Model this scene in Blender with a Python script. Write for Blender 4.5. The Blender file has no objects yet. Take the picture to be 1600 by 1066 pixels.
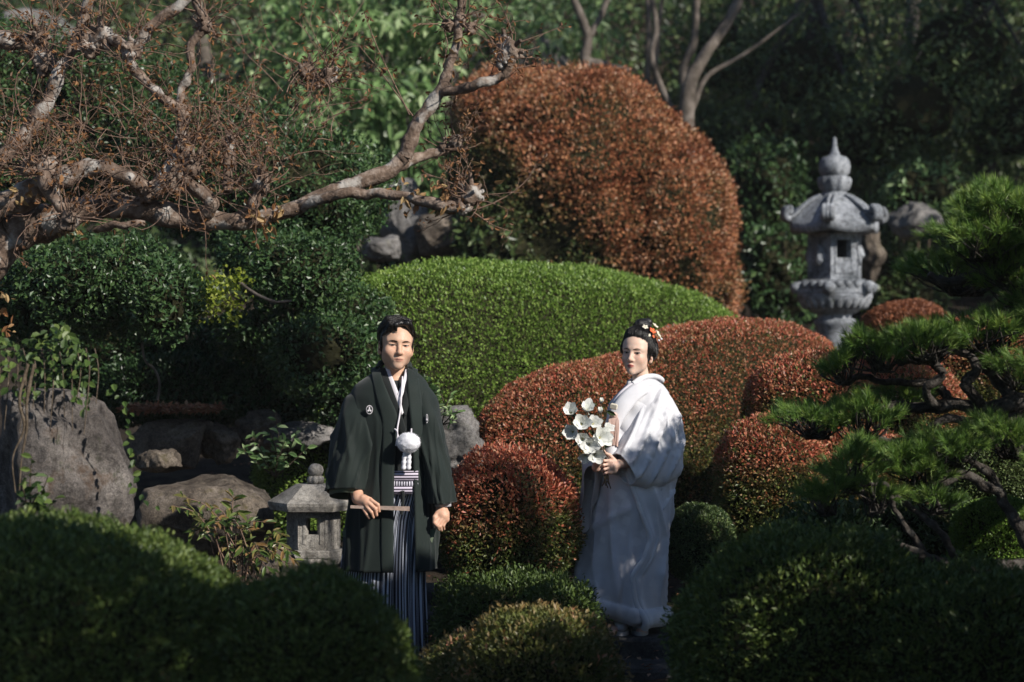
import bpy, math, random
import numpy as np
from mathutils import Vector, Matrix, Euler

rng = np.random.default_rng(7)
random.seed(7)
SC = bpy.context.scene
COL = SC.collection

# ------------------------------------------------------------ camera, sky, sun
FPX = 85 / 36 * 1600            # focal length in photograph pixels
CAMZ = 1.6
cam_d = bpy.data.cameras.new('camera'); cam = bpy.data.objects.new('camera', cam_d); COL.objects.link(cam)
cam.location = (0, 0, CAMZ); cam.rotation_euler = (math.radians(90), 0, 0)
cam_d.lens = 85; cam_d.sensor_width = 36; cam_d.clip_end = 400; cam_d.clip_start = .1
cam_d.dof.use_dof = True; cam_d.dof.focus_distance = 12.2; cam_d.dof.aperture_fstop = 2.2
SC.camera = cam

SUN_EL, SUN_AZ = 33.0, 50.0      # azimuth: degrees to the right of the direction behind the camera
sdir = Vector((math.sin(math.radians(SUN_AZ)) * math.cos(math.radians(SUN_EL)),
               -math.cos(math.radians(SUN_AZ)) * math.cos(math.radians(SUN_EL)),
               math.sin(math.radians(SUN_EL))))
W = bpy.data.worlds.new('World'); SC.world = W; W.use_nodes = True
wn = W.node_tree.nodes; wl = W.node_tree.links
sky = wn.new('ShaderNodeTexSky'); sky.sky_type = 'NISHITA'; sky.sun_disc = False
sky.sun_elevation = math.radians(SUN_EL)
sky.ozone_density = 4.0; sky.dust_density = .3; sky.air_density = 1.0
sky.sun_rotation = math.radians(180 - SUN_AZ)
bg = wn['Background']; bg.inputs['Strength'].default_value = .066
wl.new(sky.outputs['Color'], bg.inputs['Color'])
sun_d = bpy.data.lights.new('sun', 'SUN'); sun = bpy.data.objects.new('sun', sun_d); COL.objects.link(sun)
sun_d.energy = 4.6; sun_d.angle = math.radians(.5); sun_d.color = (1, .94, .86)
sun.rotation_euler = (-sdir).to_track_quat('-Z', 'Y').to_euler()
sun.location = (6, -6, 8)
SC.view_settings.view_transform = 'Standard'; SC.view_settings.look = 'None'
SC.view_settings.exposure = .36; SC.view_settings.gamma = 1.0; SC.view_settings.use_curve_mapping = False
SC.cycles.max_bounces = 6; SC.cycles.diffuse_bounces = 3; SC.cycles.glossy_bounces = 2
SC.cycles.transmission_bounces = 3; SC.cycles.transparent_max_bounces = 4
SC.cycles.use_denoising = True
SC.cycles.sample_clamp_indirect = 4

# ------------------------------------------------------------ helpers
def at(px, py, Y):
    """world point standing at distance Y whose place in the photograph was measured"""
    return Vector(((px - 800) * Y / FPX, Y, CAMZ - (py - 533) * Y / FPX))
def tag(o, label=None, cat=None, group=None, kind=None):
    if label: o['label'] = label
    if cat: o['category'] = cat
    if group: o['group'] = group
    if kind: o['kind'] = kind
    return o
def empty(name, loc, label=None, cat=None, group=None, rot=(0, 0, 0)):
    o = bpy.data.objects.new(name, None); COL.objects.link(o); o.location = loc; o.rotation_euler = rot
    o.empty_display_size = .1
    return tag(o, label, cat, group)
def link(name, me, parent=None, world=True):
    """link a mesh; its coordinates are world ones, and stay so under the parent"""
    o = bpy.data.objects.new(name, me); COL.objects.link(o)
    if parent is not None:
        o.parent = parent
        if world: o.matrix_parent_inverse = mat_of(parent).inverted()
    return o
def mat_of(o):
    m = Matrix.LocRotScale(o.location, o.rotation_euler, o.scale)
    if o.parent is not None:
        m = mat_of(o.parent) @ o.matrix_parent_inverse @ m
    return m
def npmesh(name, V, F, mats, mi=None, smooth=False, attrs=None, uv=None):
    """V (n,3); F (m,3) or (m,4), or a list of such arrays"""
    me = bpy.data.meshes.new(name)
    Fs = F if isinstance(F, list) else [F]
    V = np.ascontiguousarray(V, dtype=np.float32)
    me.vertices.add(len(V)); me.vertices.foreach_set('co', V.ravel())
    nl = sum(f.size for f in Fs); npoly = sum(len(f) for f in Fs)
    me.loops.add(nl); me.polygons.add(npoly)
    me.loops.foreach_set('vertex_index', np.concatenate([f.ravel() for f in Fs]).astype(np.int32))
    tot = np.concatenate([np.full(len(f), f.shape[1]) for f in Fs]).astype(np.int32)
    st = np.concatenate([[0], np.cumsum(tot)[:-1]]).astype(np.int32)
    me.polygons.foreach_set('loop_start', st)
    if mi is not None: me.polygons.foreach_set('material_index', np.asarray(mi, dtype=np.int32))
    me.polygons.foreach_set('use_smooth', np.full(npoly, bool(smooth)))
    for m in mats: me.materials.append(m)
    for k, (dom, val) in (attrs or {}).items():
        a = me.attributes.new(k, 'FLOAT', dom); a.data.foreach_set('value', np.asarray(val, dtype=np.float32))
    if uv is not None:
        l = me.uv_layers.new(name='UVMap'); idx = np.concatenate([f.ravel() for f in Fs])
        l.data.foreach_set('uv', np.asarray(uv, dtype=np.float32)[idx].ravel())
    me.update(calc_edges=True); me.validate()
    return me
class MB:
    """collects verts and faces of several pieces for one mesh"""
    def __init__(s): s.V = []; s.F3 = []; s.F4 = []; s.n = 0; s.m3 = []; s.m4 = []
    def add(s, V, F, m=0):
        V = np.asarray(V, float).reshape(-1, 3); F = np.asarray(F, int)
        s.V.append(V)
        if F.shape[1] == 3: s.F3.append(F + s.n); s.m3.append(np.full(len(F), m))
        else: s.F4.append(F + s.n); s.m4.append(np.full(len(F), m))
        s.n += len(V)
    def mesh(s, name, mats, smooth=True, **k):
        Fs = []; mi = []
        if s.F3: Fs.append(np.concatenate(s.F3)); mi.append(np.concatenate(s.m3))
        if s.F4: Fs.append(np.concatenate(s.F4)); mi.append(np.concatenate(s.m4))
        return npmesh(name, np.concatenate(s.V), Fs, mats, np.concatenate(mi), smooth, **k)
    def build(s, name, mats, parent=None, smooth=True, **k):
        return link(name, s.mesh(name, mats if isinstance(mats, list) else [mats], smooth, **k), parent)
def unit(v): return v / np.maximum(np.linalg.norm(v, axis=-1, keepdims=True), 1e-9)
def rdir(n, r=None): return unit((r or rng).normal(size=(n, 3)))
def smooth01(x, a, b):
    t = np.clip((x - a) / (b - a), 0, 1); return t * t * (3 - 2 * t)
_nr = np.random.default_rng(99)
_NK = [(unit(_nr.normal(size=(9, 3))), _nr.uniform(0, 6.28, 9)) for _ in range(6)]
def noise3(P, scale, seed=0, octaves=3):
    P = np.asarray(P, float); out = 0; amp = 1; tot = 0
    for o in range(octaves):
        K, ph = _NK[(seed + o) % 6]
        f = 6.28 / scale * (2 ** o)
        w = P + .12 * scale / (2 ** o) * np.sin(P[..., [1, 2, 0]] * f * .7 + seed * 1.7 + o)
        out = out + amp * np.sin(w @ K.T * f * _nk + ph + seed * 2.3).sum(-1) / 3.0
        tot += amp; amp *= .5
    return out / tot
_nk = np.linspace(.55, 1.3, 9)

def resample(pts, n, rad=None):
    """Catmull-Rom through pts"""
    P = np.asarray([list(p) for p in pts], float); m = len(P)
    ext = np.vstack([2 * P[0] - P[1], P, 2 * P[-1] - P[-2]])
    t = np.linspace(0, m - 1, n); i = np.minimum(t.astype(int), m - 2); f = (t - i)[:, None]
    p0, p1, p2, p3 = ext[i], ext[i + 1], ext[i + 2], ext[i + 3]
    out = .5 * (2 * p1 + (p2 - p0) * f + (2 * p0 - 5 * p1 + 4 * p2 - p3) * f ** 2 + (3 * p1 - p0 - 3 * p2 + p3) * f ** 3)
    if rad is None: return out
    return out, np.interp(t, np.arange(m), rad)
def tube(mb, P, R, sides=8, m=0, lump=0, seed=0, cap=True, wob=0):
    P = np.asarray(P, float); n = len(P); R = np.broadcast_to(np.asarray(R, float), (n,))
    T = unit(np.gradient(P, axis=0))
    ref = np.array([.13, .27, 1.0]) if abs(T[:, 2]).mean() < .8 else np.array([1.0, .21, .1])
    U = unit(np.cross(T, ref)); Vv = np.cross(T, U)
    a = np.linspace(0, 2 * np.pi, sides, endpoint=False)
    ring = U[:, None] * np.cos(a)[None, :, None] + Vv[:, None] * np.sin(a)[None, :, None]
    Q = P[:, None] + ring * R[:, None, None]
    if lump:
        Q = Q + ring * (R[:, None] * lump * noise3(Q, max(R.mean() * 4, .01), seed))[..., None]
    V = Q.reshape(-1, 3)
    i = np.arange(n - 1)[:, None] * sides; j = np.arange(sides)[None]
    k = (j + 1) % sides
    F = np.stack([i + j, i + k, i + sides + k, i + sides + j], -1).reshape(-1, 4)
    mb.add(V, F, m)
    if cap:
        for e, fl in ((0, 1), (n - 1, 0)):
            c = P[e]; base = V[e * sides:(e + 1) * sides]
            f = [[0, 1 + (q + 1) % sides, 1 + q] if fl else [0, 1 + q, 1 + (q + 1) % sides] for q in range(sides)]
            mb.add(np.vstack([c[None] + (T[e] * (-1 if fl else 1) * R[e] * .3)[None], base]), f, m)
def box(mb, c, s, m=0, rz=0, bev=0):
    c = np.asarray(list(c), float); hx, hy, hz = np.asarray(s, float) / 2
    b = bev
    if b:
        V = []; 
        for z, ins in ((-hz, b), (-hz + b, 0), (hz - b, 0), (hz, b)):
            V += [(-hx + ins, -hy + ins, z), (hx - ins, -hy + ins, z), (hx - ins, hy - ins, z), (-hx + ins, hy - ins, z)]
        F = [(3, 2, 1, 0), (12, 13, 14, 15)]
        for l in range(3):
            for q in range(4): F.append((l * 4 + q, l * 4 + (q + 1) % 4, l * 4 + 4 + (q + 1) % 4, l * 4 + 4 + q))
    else:
        V = [(x * hx, y * hy, z * hz) for z in (-1, 1) for x, y in ((-1, -1), (1, -1), (1, 1), (-1, 1))]
        F = [(3, 2, 1, 0), (4, 5, 6, 7), (0, 1, 5, 4), (1, 2, 6, 5), (2, 3, 7, 6), (3, 0, 4, 7)]
    V = np.array(V); ca, sa = math.cos(rz), math.sin(rz)
    V = np.stack([V[:, 0] * ca - V[:, 1] * sa, V[:, 0] * sa + V[:, 1] * ca, V[:, 2]], -1) + c
    mb.add(V, F, m)
def lathe(mb, c, prof, sides=24, m=0, flute=None, rot=0, caps=True):
    """prof: (r, z) pairs from bottom to top; flute(a, i) scales the radius"""
    c = np.asarray(list(c), float); a = np.linspace(0, 2 * np.pi, sides, endpoint=False) + rot
    V = []
    for i, (r, z) in enumerate(prof):
        rr = r * (flute(a - rot, i) if flute else 1)
        V.append(np.stack([np.cos(a) * rr, np.sin(a) * rr, np.full(sides, z)], -1))
    n = len(prof); V = np.concatenate(V) + c
    i = np.arange(n - 1)[:, None] * sides; j = np.arange(sides)[None]; k = (j + 1) % sides
    F = np.stack([i + j, i + k, i + sides + k, i + sides + j], -1).reshape(-1, 4)
    mb.add(V, F, m)
    if caps:
        for e, fl in ((0, 1), (n - 1, 0)):
            base = V[e * sides:(e + 1) * sides]
            f = [[0, 1 + (q + 1) % sides, 1 + q] if fl else [0, 1 + q, 1 + (q + 1) % sides] for q in range(sides)]
            mb.add(np.vstack([base.mean(0)[None], base]), f, m)
_ico = {}
def ico(sub):
    if sub not in _ico:
        import bmesh
        bm = bmesh.new(); bmesh.ops.create_icosphere(bm, subdivisions=sub, radius=1)
        bm.verts.ensure_lookup_table()
        _ico[sub] = (np.array([v.co[:] for v in bm.verts]), np.array([[v.index for v in f.verts] for f in bm.faces]))
        bm.free()
    return _ico[sub]

# ------------------------------------------------------------ materials
def mk(name):
    m = bpy.data.materials.new(name); m.use_nodes = True
    nt = m.node_tree; return m, nt.nodes, nt.links, nt.nodes['Principled BSDF']
def ramp(nodes, stops):
    r = nodes.new('ShaderNodeValToRGB'); el = r.color_ramp.elements
    while len(el) < len(stops): el.new(.5)
    for e, (p, c) in zip(el, stops): e.position = p; e.color = (*c, 1)
    return r
def leaf_mat(name, greens, reds=None, rough=.45, trans=.25, spec=.4):
    m, n, l, b = mk(name)
    a = n.new('ShaderNodeAttribute'); a.attribute_name = 'rnd'
    k = len(greens)
    r1 = ramp(n, [(i / max(k - 1, 1), c) for i, c in enumerate(greens)]); l.new(a.outputs['Fac'], r1.inputs['Fac'])
    out = r1.outputs['Color']
    if reds:
        k = len(reds); r2 = ramp(n, [(i / max(k - 1, 1), c) for i, c in enumerate(reds)]); l.new(a.outputs['Fac'], r2.inputs['Fac'])
        t = n.new('ShaderNodeAttribute'); t.attribute_name = 'tint'
        mx = n.new('ShaderNodeMix'); mx.data_type = 'RGBA'
        l.new(t.outputs['Fac'], mx.inputs['Factor']); l.new(out, mx.inputs['A']); l.new(r2.outputs['Color'], mx.inputs['B'])
        out = mx.outputs['Result']
    l.new(out, b.inputs['Base Color']); b.inputs['Roughness'].default_value = rough
    b.inputs['Specular IOR Level'].default_value = spec
    if trans:
        tr = n.new('ShaderNodeBsdfTranslucent'); l.new(out, tr.inputs['Color'])
        ms = n.new('ShaderNodeMixShader'); ms.inputs['Fac'].default_value = trans
        l.new(b.outputs['BSDF'], ms.inputs[1]); l.new(tr.outputs['BSDF'], ms.inputs[2])
        l.new(ms.outputs['Shader'], n['Material Output'].inputs['Surface'])
    return m
def plain(name, c, rough=.7, spec=.3, noise=0, nscale=20, bump=0, bscale=60, metallic=0, sheen=0):
    m, n, l, b = mk(name)
    b.inputs['Base Color'].default_value = (*c, 1); b.inputs['Roughness'].default_value = rough
    b.inputs['Specular IOR Level'].default_value = spec; b.inputs['Metallic'].default_value = metallic
    if sheen: b.inputs['Sheen Weight'].default_value = sheen; b.inputs['Sheen Roughness'].default_value = .4
    tc = n.new('ShaderNodeTexCoord')
    if noise:
        nz = n.new('ShaderNodeTexNoise'); nz.inputs['Scale'].default_value = nscale; nz.inputs['Detail'].default_value = 6
        l.new(tc.outputs['Object'], nz.inputs['Vector'])
        r = ramp(n, [(.3, tuple(x * (1 - noise) for x in c)), (.7, tuple(min(1, x * (1 + noise)) for x in c))])
        l.new(nz.outputs['Fac'], r.inputs['Fac']); l.new(r.outputs['Color'], b.inputs['Base Color'])
    if bump:
        nz = n.new('ShaderNodeTexNoise'); nz.inputs['Scale'].default_value = bscale; nz.inputs['Detail'].default_value = 8
        l.new(tc.outputs['Object'], nz.inputs['Vector'])
        bp = n.new('ShaderNodeBump'); bp.inputs['Strength'].default_value = bump; bp.inputs['Distance'].default_value = .02
        l.new(nz.outputs['Fac'], bp.inputs['Height']); l.new(bp.outputs['Normal'], b.inputs['Normal'])
    return m
def stone_mat(name, base, dark, light, sc=6, spots=None, bump=.5, speckle=160):
    m, n, l, b = mk(name); tc = n.new('ShaderNodeTexCoord')
    def nz(s, d=8, r=.6):
        x = n.new('ShaderNodeTexNoise'); x.inputs['Scale'].default_value = s; x.inputs['Detail'].default_value = d
        x.inputs['Roughness'].default_value = r
        l.new(tc.outputs['Object'], x.inputs['Vector']); return x
    def mix(f, a, c, bt='MIX'):
        x = n.new('ShaderNodeMix'); x.data_type = 'RGBA'; x.blend_type = bt
        if isinstance(f, float): x.inputs['Factor'].default_value = f
        else: l.new(f, x.inputs['Factor'])
        for s, v in (('A', a), ('B', c)):
            if isinstance(v, tuple): x.inputs[s].default_value = (*v, 1)
            else: l.new(v, x.inputs[s])
        return x.outputs['Result']
    n1 = nz(sc); r1 = ramp(n, [(.3, dark), (.5, base), (.72, light)]); l.new(n1.outputs['Fac'], r1.inputs['Fac'])
    n2 = nz(speckle, 2); r2 = ramp(n, [(.35, (.55, .55, .55)), (.65, (1.35, 1.35, 1.35))]); l.new(n2.outputs['Fac'], r2.inputs['Fac'])
    c = mix(.8, r1.outputs['Color'], r2.outputs['Color'], 'MULTIPLY')
    n3 = nz(sc * 5.5, 10, .72); r3 = ramp(n, [(.36, (.38, .36, .35)), (.5, (1, 1, 1)), (.66, (1.35, 1.3, 1.25))]); l.new(n3.outputs['Fac'], r3.inputs['Fac'])
    c = mix(.9, c, r3.outputs['Color'], 'MULTIPLY')
    for (lo, hi, colr, s2) in spots or []:
        n4 = nz(s2, 9, .68); r4 = ramp(n, [(lo, (0, 0, 0)), (hi, (1, 1, 1))]); l.new(n4.outputs['Fac'], r4.inputs['Fac'])
        c = mix(r4.outputs['Color'], c, colr)
    l.new(c, b.inputs['Base Color']); b.inputs['Roughness'].default_value = .88; b.inputs['Specular IOR Level'].default_value = .25
    n5 = nz(sc * 7, 12, .75)
    bp = n.new('ShaderNodeBump'); bp.inputs['Strength'].default_value = bump; bp.inputs['Distance'].default_value = .03
    l.new(n5.outputs['Fac'], bp.inputs['Height']); l.new(bp.outputs['Normal'], b.inputs['Normal'])
    return m
def bark_mat(name, base, dark, light, sc=18, stretch=(1, 1, .25), lichen=None):
    m, n, l, b = mk(name); tc = n.new('ShaderNodeTexCoord')
    n1 = n.new('ShaderNodeTexNoise'); n1.inputs['Scale'].default_value = sc; n1.inputs['Detail'].default_value = 9; n1.inputs['Roughness'].default_value = .65
    l.new(tc.outputs['Object'], n1.inputs['Vector'])
    r1 = ramp(n, [(.28, dark), (.5, base), (.72, light)]); l.new(n1.outputs['Fac'], r1.inputs['Fac'])
    c = r1.outputs['Color']
    if lichen:
        n2 = n.new('ShaderNodeTexNoise'); n2.inputs['Scale'].default_value = 9; n2.inputs['Detail'].default_value = 8; l.new(tc.outputs['Object'], n2.inputs['Vector'])
        r2 = ramp(n, [(.55, (0, 0, 0)), (.64, (1, 1, 1))]); l.new(n2.outputs['Fac'], r2.inputs['Fac'])
        x = n.new('ShaderNodeMix'); x.data_type = 'RGBA'; l.new(r2.outputs['Color'], x.inputs['Factor']); l.new(c, x.inputs['A']); x.inputs['B'].default_value = (*lichen, 1)
        c = x.outputs['Result']
    l.new(c, b.inputs['Base Color']); b.inputs['Roughness'].default_value = .85; b.inputs['Specular IOR Level'].default_value = .2
    n3 = n.new('ShaderNodeTexNoise'); n3.inputs['Scale'].default_value = sc * 4; n3.inputs['Detail'].default_value = 8; l.new(tc.outputs['Object'], n3.inputs['Vector'])
    bp = n.new('ShaderNodeBump'); bp.inputs['Strength'].default_value = .7; bp.inputs['Distance'].default_value = .012
    l.new(n3.outputs['Fac'], bp.inputs['Height']); l.new(bp.outputs['Normal'], b.inputs['Normal'])
    return m

# ------------------------------------------------------------ foliage
def leaf_mesh(name, P, A, N, L, Wd, mats, mi=None, rnd=None, tint=None, core=None, fold=.22, shape='kite', core_mi=1):
    """one little folded leaf per point: P base, A axis, N face direction; core = (V, F) added with material core_mi"""
    n = len(P); S = unit(np.cross(A, N)); Fn = np.cross(S, A)
    L = np.broadcast_to(np.asarray(L, float), (n,))[:, None]; Wd = np.broadcast_to(np.asarray(Wd, float), (n,))[:, None]
    if shape == 'kite':
        V = np.stack([P, P + A * L * .55 + S * Wd * .5 + Fn * Wd * fold, P + A * L, P + A * L * .55 - S * Wd * .5 + Fn * Wd * fold], 1)
        tri = np.array([[0, 1, 2], [0, 2, 3]]); nv = 4
    elif shape == 'needle':
        V = np.stack([P - S * Wd * .5, P + S * Wd * .5, P + A * L], 1); tri = np.array([[0, 1, 2]]); nv = 3
    else:      # 'broad': six verts, droops at the tip
        V = np.stack([P, P + A * L * .3 + S * Wd * .42 + Fn * Wd * fold, P + A * L * .68 + S * Wd * .4 + Fn * Wd * fold * .8,
                      P + A * L - Fn * L * .1, P + A * L * .68 - S * Wd * .4 + Fn * Wd * fold * .8, P + A * L * .3 - S * Wd * .42 + Fn * Wd * fold], 1)
        tri = np.array([[0, 1, 2], [0, 2, 3], [0, 3, 4], [0, 4, 5]]); nv = 6
    F = (np.arange(n)[:, None, None] * nv + tri[None]).reshape(-1, 3); k = len(tri)
    V = V.reshape(-1, 3)
    rnd = rng.random(n) if rnd is None else rnd
    at_ = {'rnd': np.repeat(rnd, k)}
    if tint is not None: at_['tint'] = np.repeat(tint, k)
    mm = np.zeros(len(F), int) if mi is None else np.repeat(mi, k)
    if core is not None:
        cv, cf = core; F = np.vstack([F, cf + len(V)]); V = np.vstack([V, cv])
        mm = np.concatenate([mm, np.full(len(cf), core_mi)])
        for q in at_: at_[q] = np.concatenate([at_[q], np.full(len(cf), .1)])
    return npmesh(name, V, F, mats, mm, False, {q: ('FACE', v) for q, v in at_.items()})

def ground_z(x, y):
    x = np.asarray(x, float); y = np.asarray(y, float)
    g = np.interp(y, [-30, 0, 10, 11.6, 13, 14, 16, 18, 20, 22.5, 25, 29, 40, 90],
                  [-.35, -.3, -.27, -.12, .08, .2, .5, .85, 1.05, 1.5, 2.6, 5.2, 12, 30])
    return g

class Blob:
    """one lobe of a clipped shrub: centre, radii, squareness, lumps"""
    def __init__(s, c, r, p=2.3, lump=.05, ls=.5, seed=0):
        s.c = np.array(list(c), float); s.r = np.array(r, float); s.p = p; s.lump = lump; s.ls = ls; s.seed = seed
    def f(s, P):
        q = np.abs((P - s.c) / s.r); return (q ** s.p).sum(-1) ** (1 / s.p)
    def surf(s, U):
        q = U / ((np.abs(U) ** s.p).sum(-1, keepdims=True) ** (1 / s.p))
        P = s.c + q * s.r
        N = unit(np.sign(q) * np.abs(q) ** (s.p - 1) / s.r)
        if s.lump: P = P + N * (s.lump * noise3(P, s.ls, s.seed))[:, None]
        return P, N
    def sample(s, n):
        out = []; cnt = 0
        while cnt < n:
            U = rdir(n); w = np.linalg.norm(U / s.r, axis=1); k = rng.random(n) < w / w.max()
            out.append(U[k]); cnt += k.sum()
        return s.surf(np.concatenate(out)[:n])
    def area(s):
        a, b, c = s.r; p = 1.6
        return 4 * math.pi * (((a * b) ** p + (a * c) ** p + (b * c) ** p) / 3) ** (1 / p)
    def core(s, k=.93, sub=4):
        u, f = ico(sub); P, N = s.surf(u); return s.c + (P - s.c) * k, f

class HedgeBlob(Blob):
    """long clipped hedge: path = (px, py of the top, Y) along its length; half depth ry"""
    def __init__(s, path, ry, p=3.0, lump=.02, ls=.5, seed=0, low=.5, pl=None):
        s.pts = np.array([list(at(*q)) for q in path]); s.t = np.linspace(-1, 1, len(path)); s.p = p; s.ry = ry
        s.lump = lump; s.ls = ls; s.seed = seed; s.c = s.pts.mean(0)
        g = ground_z(s.pts[:, 0], s.pts[:, 1]); s.zb = g - low * (s.pts[:, 2] - g)
        s.r = np.array([(s.pts[-1, 0] - s.pts[0, 0]) / 2, ry, float((s.pts[:, 2] - s.zb).mean()) / 2])
        s.c = np.array([s.pts[:, 0].mean(), s.pts[:, 1].mean(), float((s.pts[:, 2] + s.zb).mean()) / 2])
    def f(s, P): return np.full(len(P), 9.)
    def surf(s, U):
        p = s.p; q = U / ((np.abs(U) ** p).sum(-1, keepdims=True) ** (1 / p))
        x = np.interp(q[:, 0], s.t, s.pts[:, 0]); y = np.interp(q[:, 0], s.t, s.pts[:, 1])
        zt = np.interp(q[:, 0], s.t, s.pts[:, 2]); zb = np.interp(q[:, 0], s.t, s.zb)
        P = np.stack([x, y + q[:, 1] * s.ry, zb + (zt - zb) * (q[:, 2] + 1) / 2], -1)
        N = unit(np.sign(q) * np.abs(q) ** (p - 1) / s.r)
        if s.lump: P = P + N * (s.lump * noise3(P, s.ls, s.seed))[:, None]
        return P, N
    def core(s, k=.93, sub=5):
        u, f = ico(5); P, N = s.surf(u); return P - N * .06, f

def shrub(name, label, blobs, L, Wd, mats, dens=2.4, depth=.06, out=.75, jit=.7, up=.15, tintf=None, group=None, cat='shrub',
          cull=True, shape='kite', stems=5, shagg=.0, patch=0, patch_s=.25, core=True, stem_mat=None, rndf=None):
    """clipped shrub of many single leaves over a dark light-blocking core; blobs in world coordinates"""
    PP = []; NN = []; DD = []
    for i, b in enumerate(blobs):
        n = int(dens * b.area() / (L * Wd * .5))
        P, N = b.sample(n)
        k = P[:, 2] > ground_z(P[:, 0], P[:, 1]) - .02
        if cull:
            toc = unit(np.array([0, 0, CAMZ]) - P); fc = (N * toc).sum(1)
            k &= (fc > -.25) | (rng.random(n) < .22)
        for j, o in enumerate(blobs):
            if j != i: k &= o.f(P) > .95
        if patch:      # thin spots where the dark core shows
            k &= (noise3(P, patch_s, 3) + rng.normal(size=n) * .35) > -patch
        P, N = P[k], N[k]
        d = rng.exponential(depth * .5, len(P)); d = np.minimum(d, depth * 2) - shagg * rng.random(len(P)) ** 3
        PP.append(P - N * d[:, None]); NN.append(N); DD.append(d)
    P = np.concatenate(PP); N = np.concatenate(NN); D = np.concatenate(DD); n = len(P)
    A = unit(N * out + rdir(n) * jit + np.array([0, 0, up]))
    Nf = unit(N * .6 + rdir(n) * .7 + np.array([0, 0, .3]))
    Ls = L * rng.uniform(.65, 1.3, n); Ws = Wd * rng.uniform(.75, 1.25, n)
    rn = np.clip(rng.normal(.5, .24, n), 0, 1)
    if rndf is not None: rn = np.clip(rndf(P, N, D, rn), 0, 1)
    tn = tintf(P, N, D) if tintf is not None else None
    P = P - A * Ls[:, None] * .5
    co = None
    if core:
        cs = [b.core(1 - min(.3, 1.3 * depth / b.r.min())) for b in blobs]; off = 0; cv = []; cf = []
        for v, f in cs: cv.append(v); cf.append(f + off); off += len(v)
        co = (np.concatenate(cv), np.concatenate(cf))
    me = leaf_mesh('foliage', P, A, Nf, Ls, Ws, mats + [M['dark_core']], None, rn, tn, co, shape=shape, core_mi=len(mats))
    c0 = np.mean([b.c for b in blobs], axis=0)
    root = empty(name, (c0[0], c0[1], float(ground_z(c0[0], c0[1]))), label, cat, group)
    link('foliage', me, root)
    if stems:
        for q in range(stems):
            mb = MB(); b = blobs[q % len(blobs)]; a = rng.uniform(0, 6.28)
            p0 = b.c + np.array([.25 * b.r[0] * math.cos(a), .25 * b.r[1] * math.sin(a), 0]); p0[2] = ground_z(p0[0], p0[1]) - .05
            p1 = b.c + np.array([.6 * b.r[0] * math.cos(a), .6 * b.r[1] * math.sin(a), b.r[2] * .5])
            P_, R_ = resample([p0, (p0 + p1) / 2 + rng.normal(size=3) * .04, p1], 8, [.018, .013, .005])
            tube(mb, P_, R_, 6); mb.build('stem', stem_mat or M['twig'], root)
    return root
M = {}
# ------------------------------------------------------------ materials of the garden
M['dark_core'] = plain('dark_core', (.022, .022, .011), .95, .05, .5, 30)  # dark shell inside the foliage, added to block light
M['twig'] = bark_mat('twig_bark', (.10, .075, .05), (.04, .03, .02), (.2, .16, .12), 40)
M['bark_pale'] = bark_mat('bark_pale', (.15, .105, .078), (.03, .021, .017), (.36, .29, .24), 15, lichen=(.36, .335, .305))
M['bark_twig'] = plain('bark_twig', (.20, .13, .095), .8, .2, .4, 40)
M['bark_pine'] = bark_mat('bark_pine', (.055, .047, .04), (.02, .017, .014), (.15, .14, .125), 22)
M['bark_grey'] = bark_mat('bark_grey', (.12, .10, .083), (.045, .038, .03), (.22, .19, .165), 10)
M['azalea_green'] = leaf_mat('azalea_green', [(.035, .062, .014), (.095, .145, .032), (.19, .24, .06)])
M['hedge_green'] = leaf_mat('hedge_green', [(.06, .115, .018), (.17, .285, .045), (.33, .43, .11)], rough=.4)
M['azalea_red'] = leaf_mat('azalea_red', [(.04, .065, .014), (.085, .115, .025), (.15, .16, .04)],
                           [(.20, .055, .035), (.47, .11, .065), (.56, .23, .12), (.60, .38, .24)], .42, .22)
M['azalea_rust'] = leaf_mat('azalea_rust', [(.03, .055, .012), (.06, .09, .025), (.11, .12, .03)],
                            [(.17, .065, .035), (.40, .14, .065), (.48, .22, .10), (.46, .30, .20)], .5, .2)
M['camellia'] = leaf_mat('camellia', [(.018, .042, .013), (.038, .082, .025), (.08, .13, .04)], rough=.38, trans=.08, spec=.4)
M['bright_leaf'] = leaf_mat('bright_leaf', [(.07, .14, .05), (.19, .31, .11), (.42, .52, .28)], rough=.35, trans=.3)
M['forest_leaf'] = leaf_mat('forest_leaf', [(.026, .052, .018), (.075, .118, .036), (.16, .20, .075)], rough=.4, trans=.2)
M['lime_leaf'] = leaf_mat('lime_leaf', [(.11, .16, .015), (.22, .28, .03), (.33, .36, .05)], rough=.5, trans=.3)
M['nandina'] = leaf_mat('nandina', [(.045, .085, .02), (.10, .15, .035), (.17, .19, .055), (.25, .15, .06)], rough=.35)
M['ivy'] = leaf_mat('ivy', [(.03, .06, .014), (.07, .12, .028), (.14, .19, .05)], rough=.4)
M['pine_needle'] = leaf_mat('pine_needle', [(.04, .09, .018), (.105, .20, .032), (.25, .33, .065)], rough=.5, trans=.15)
M['dry_leaf'] = leaf_mat('dry_leaf', [(.10, .05, .025), (.28, .13, .05), (.42, .30, .14)], rough=.6)
M['litter'] = leaf_mat('litter', [(.16, .06, .035), (.30, .13, .07), (.36, .24, .15)], rough=.7, trans=0)
M['soil'] = plain('soil', (.035, .027, .02), .95, .1, .6, 8, .8, 40)
M['boulder'] = stone_mat('boulder', (.135, .12, .11), (.05, .043, .039), (.26, .235, .215), 5, [(.56, .66, (.10, .06, .035), 3), (.6, .68, (.06, .07, .03), 4)], .9)
M['rock_warm'] = stone_mat('rock_warm', (.14, .115, .09), (.055, .042, .033), (.26, .22, .18), 6, [(.58, .68, (.09, .075, .03), 5)], .8)
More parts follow.
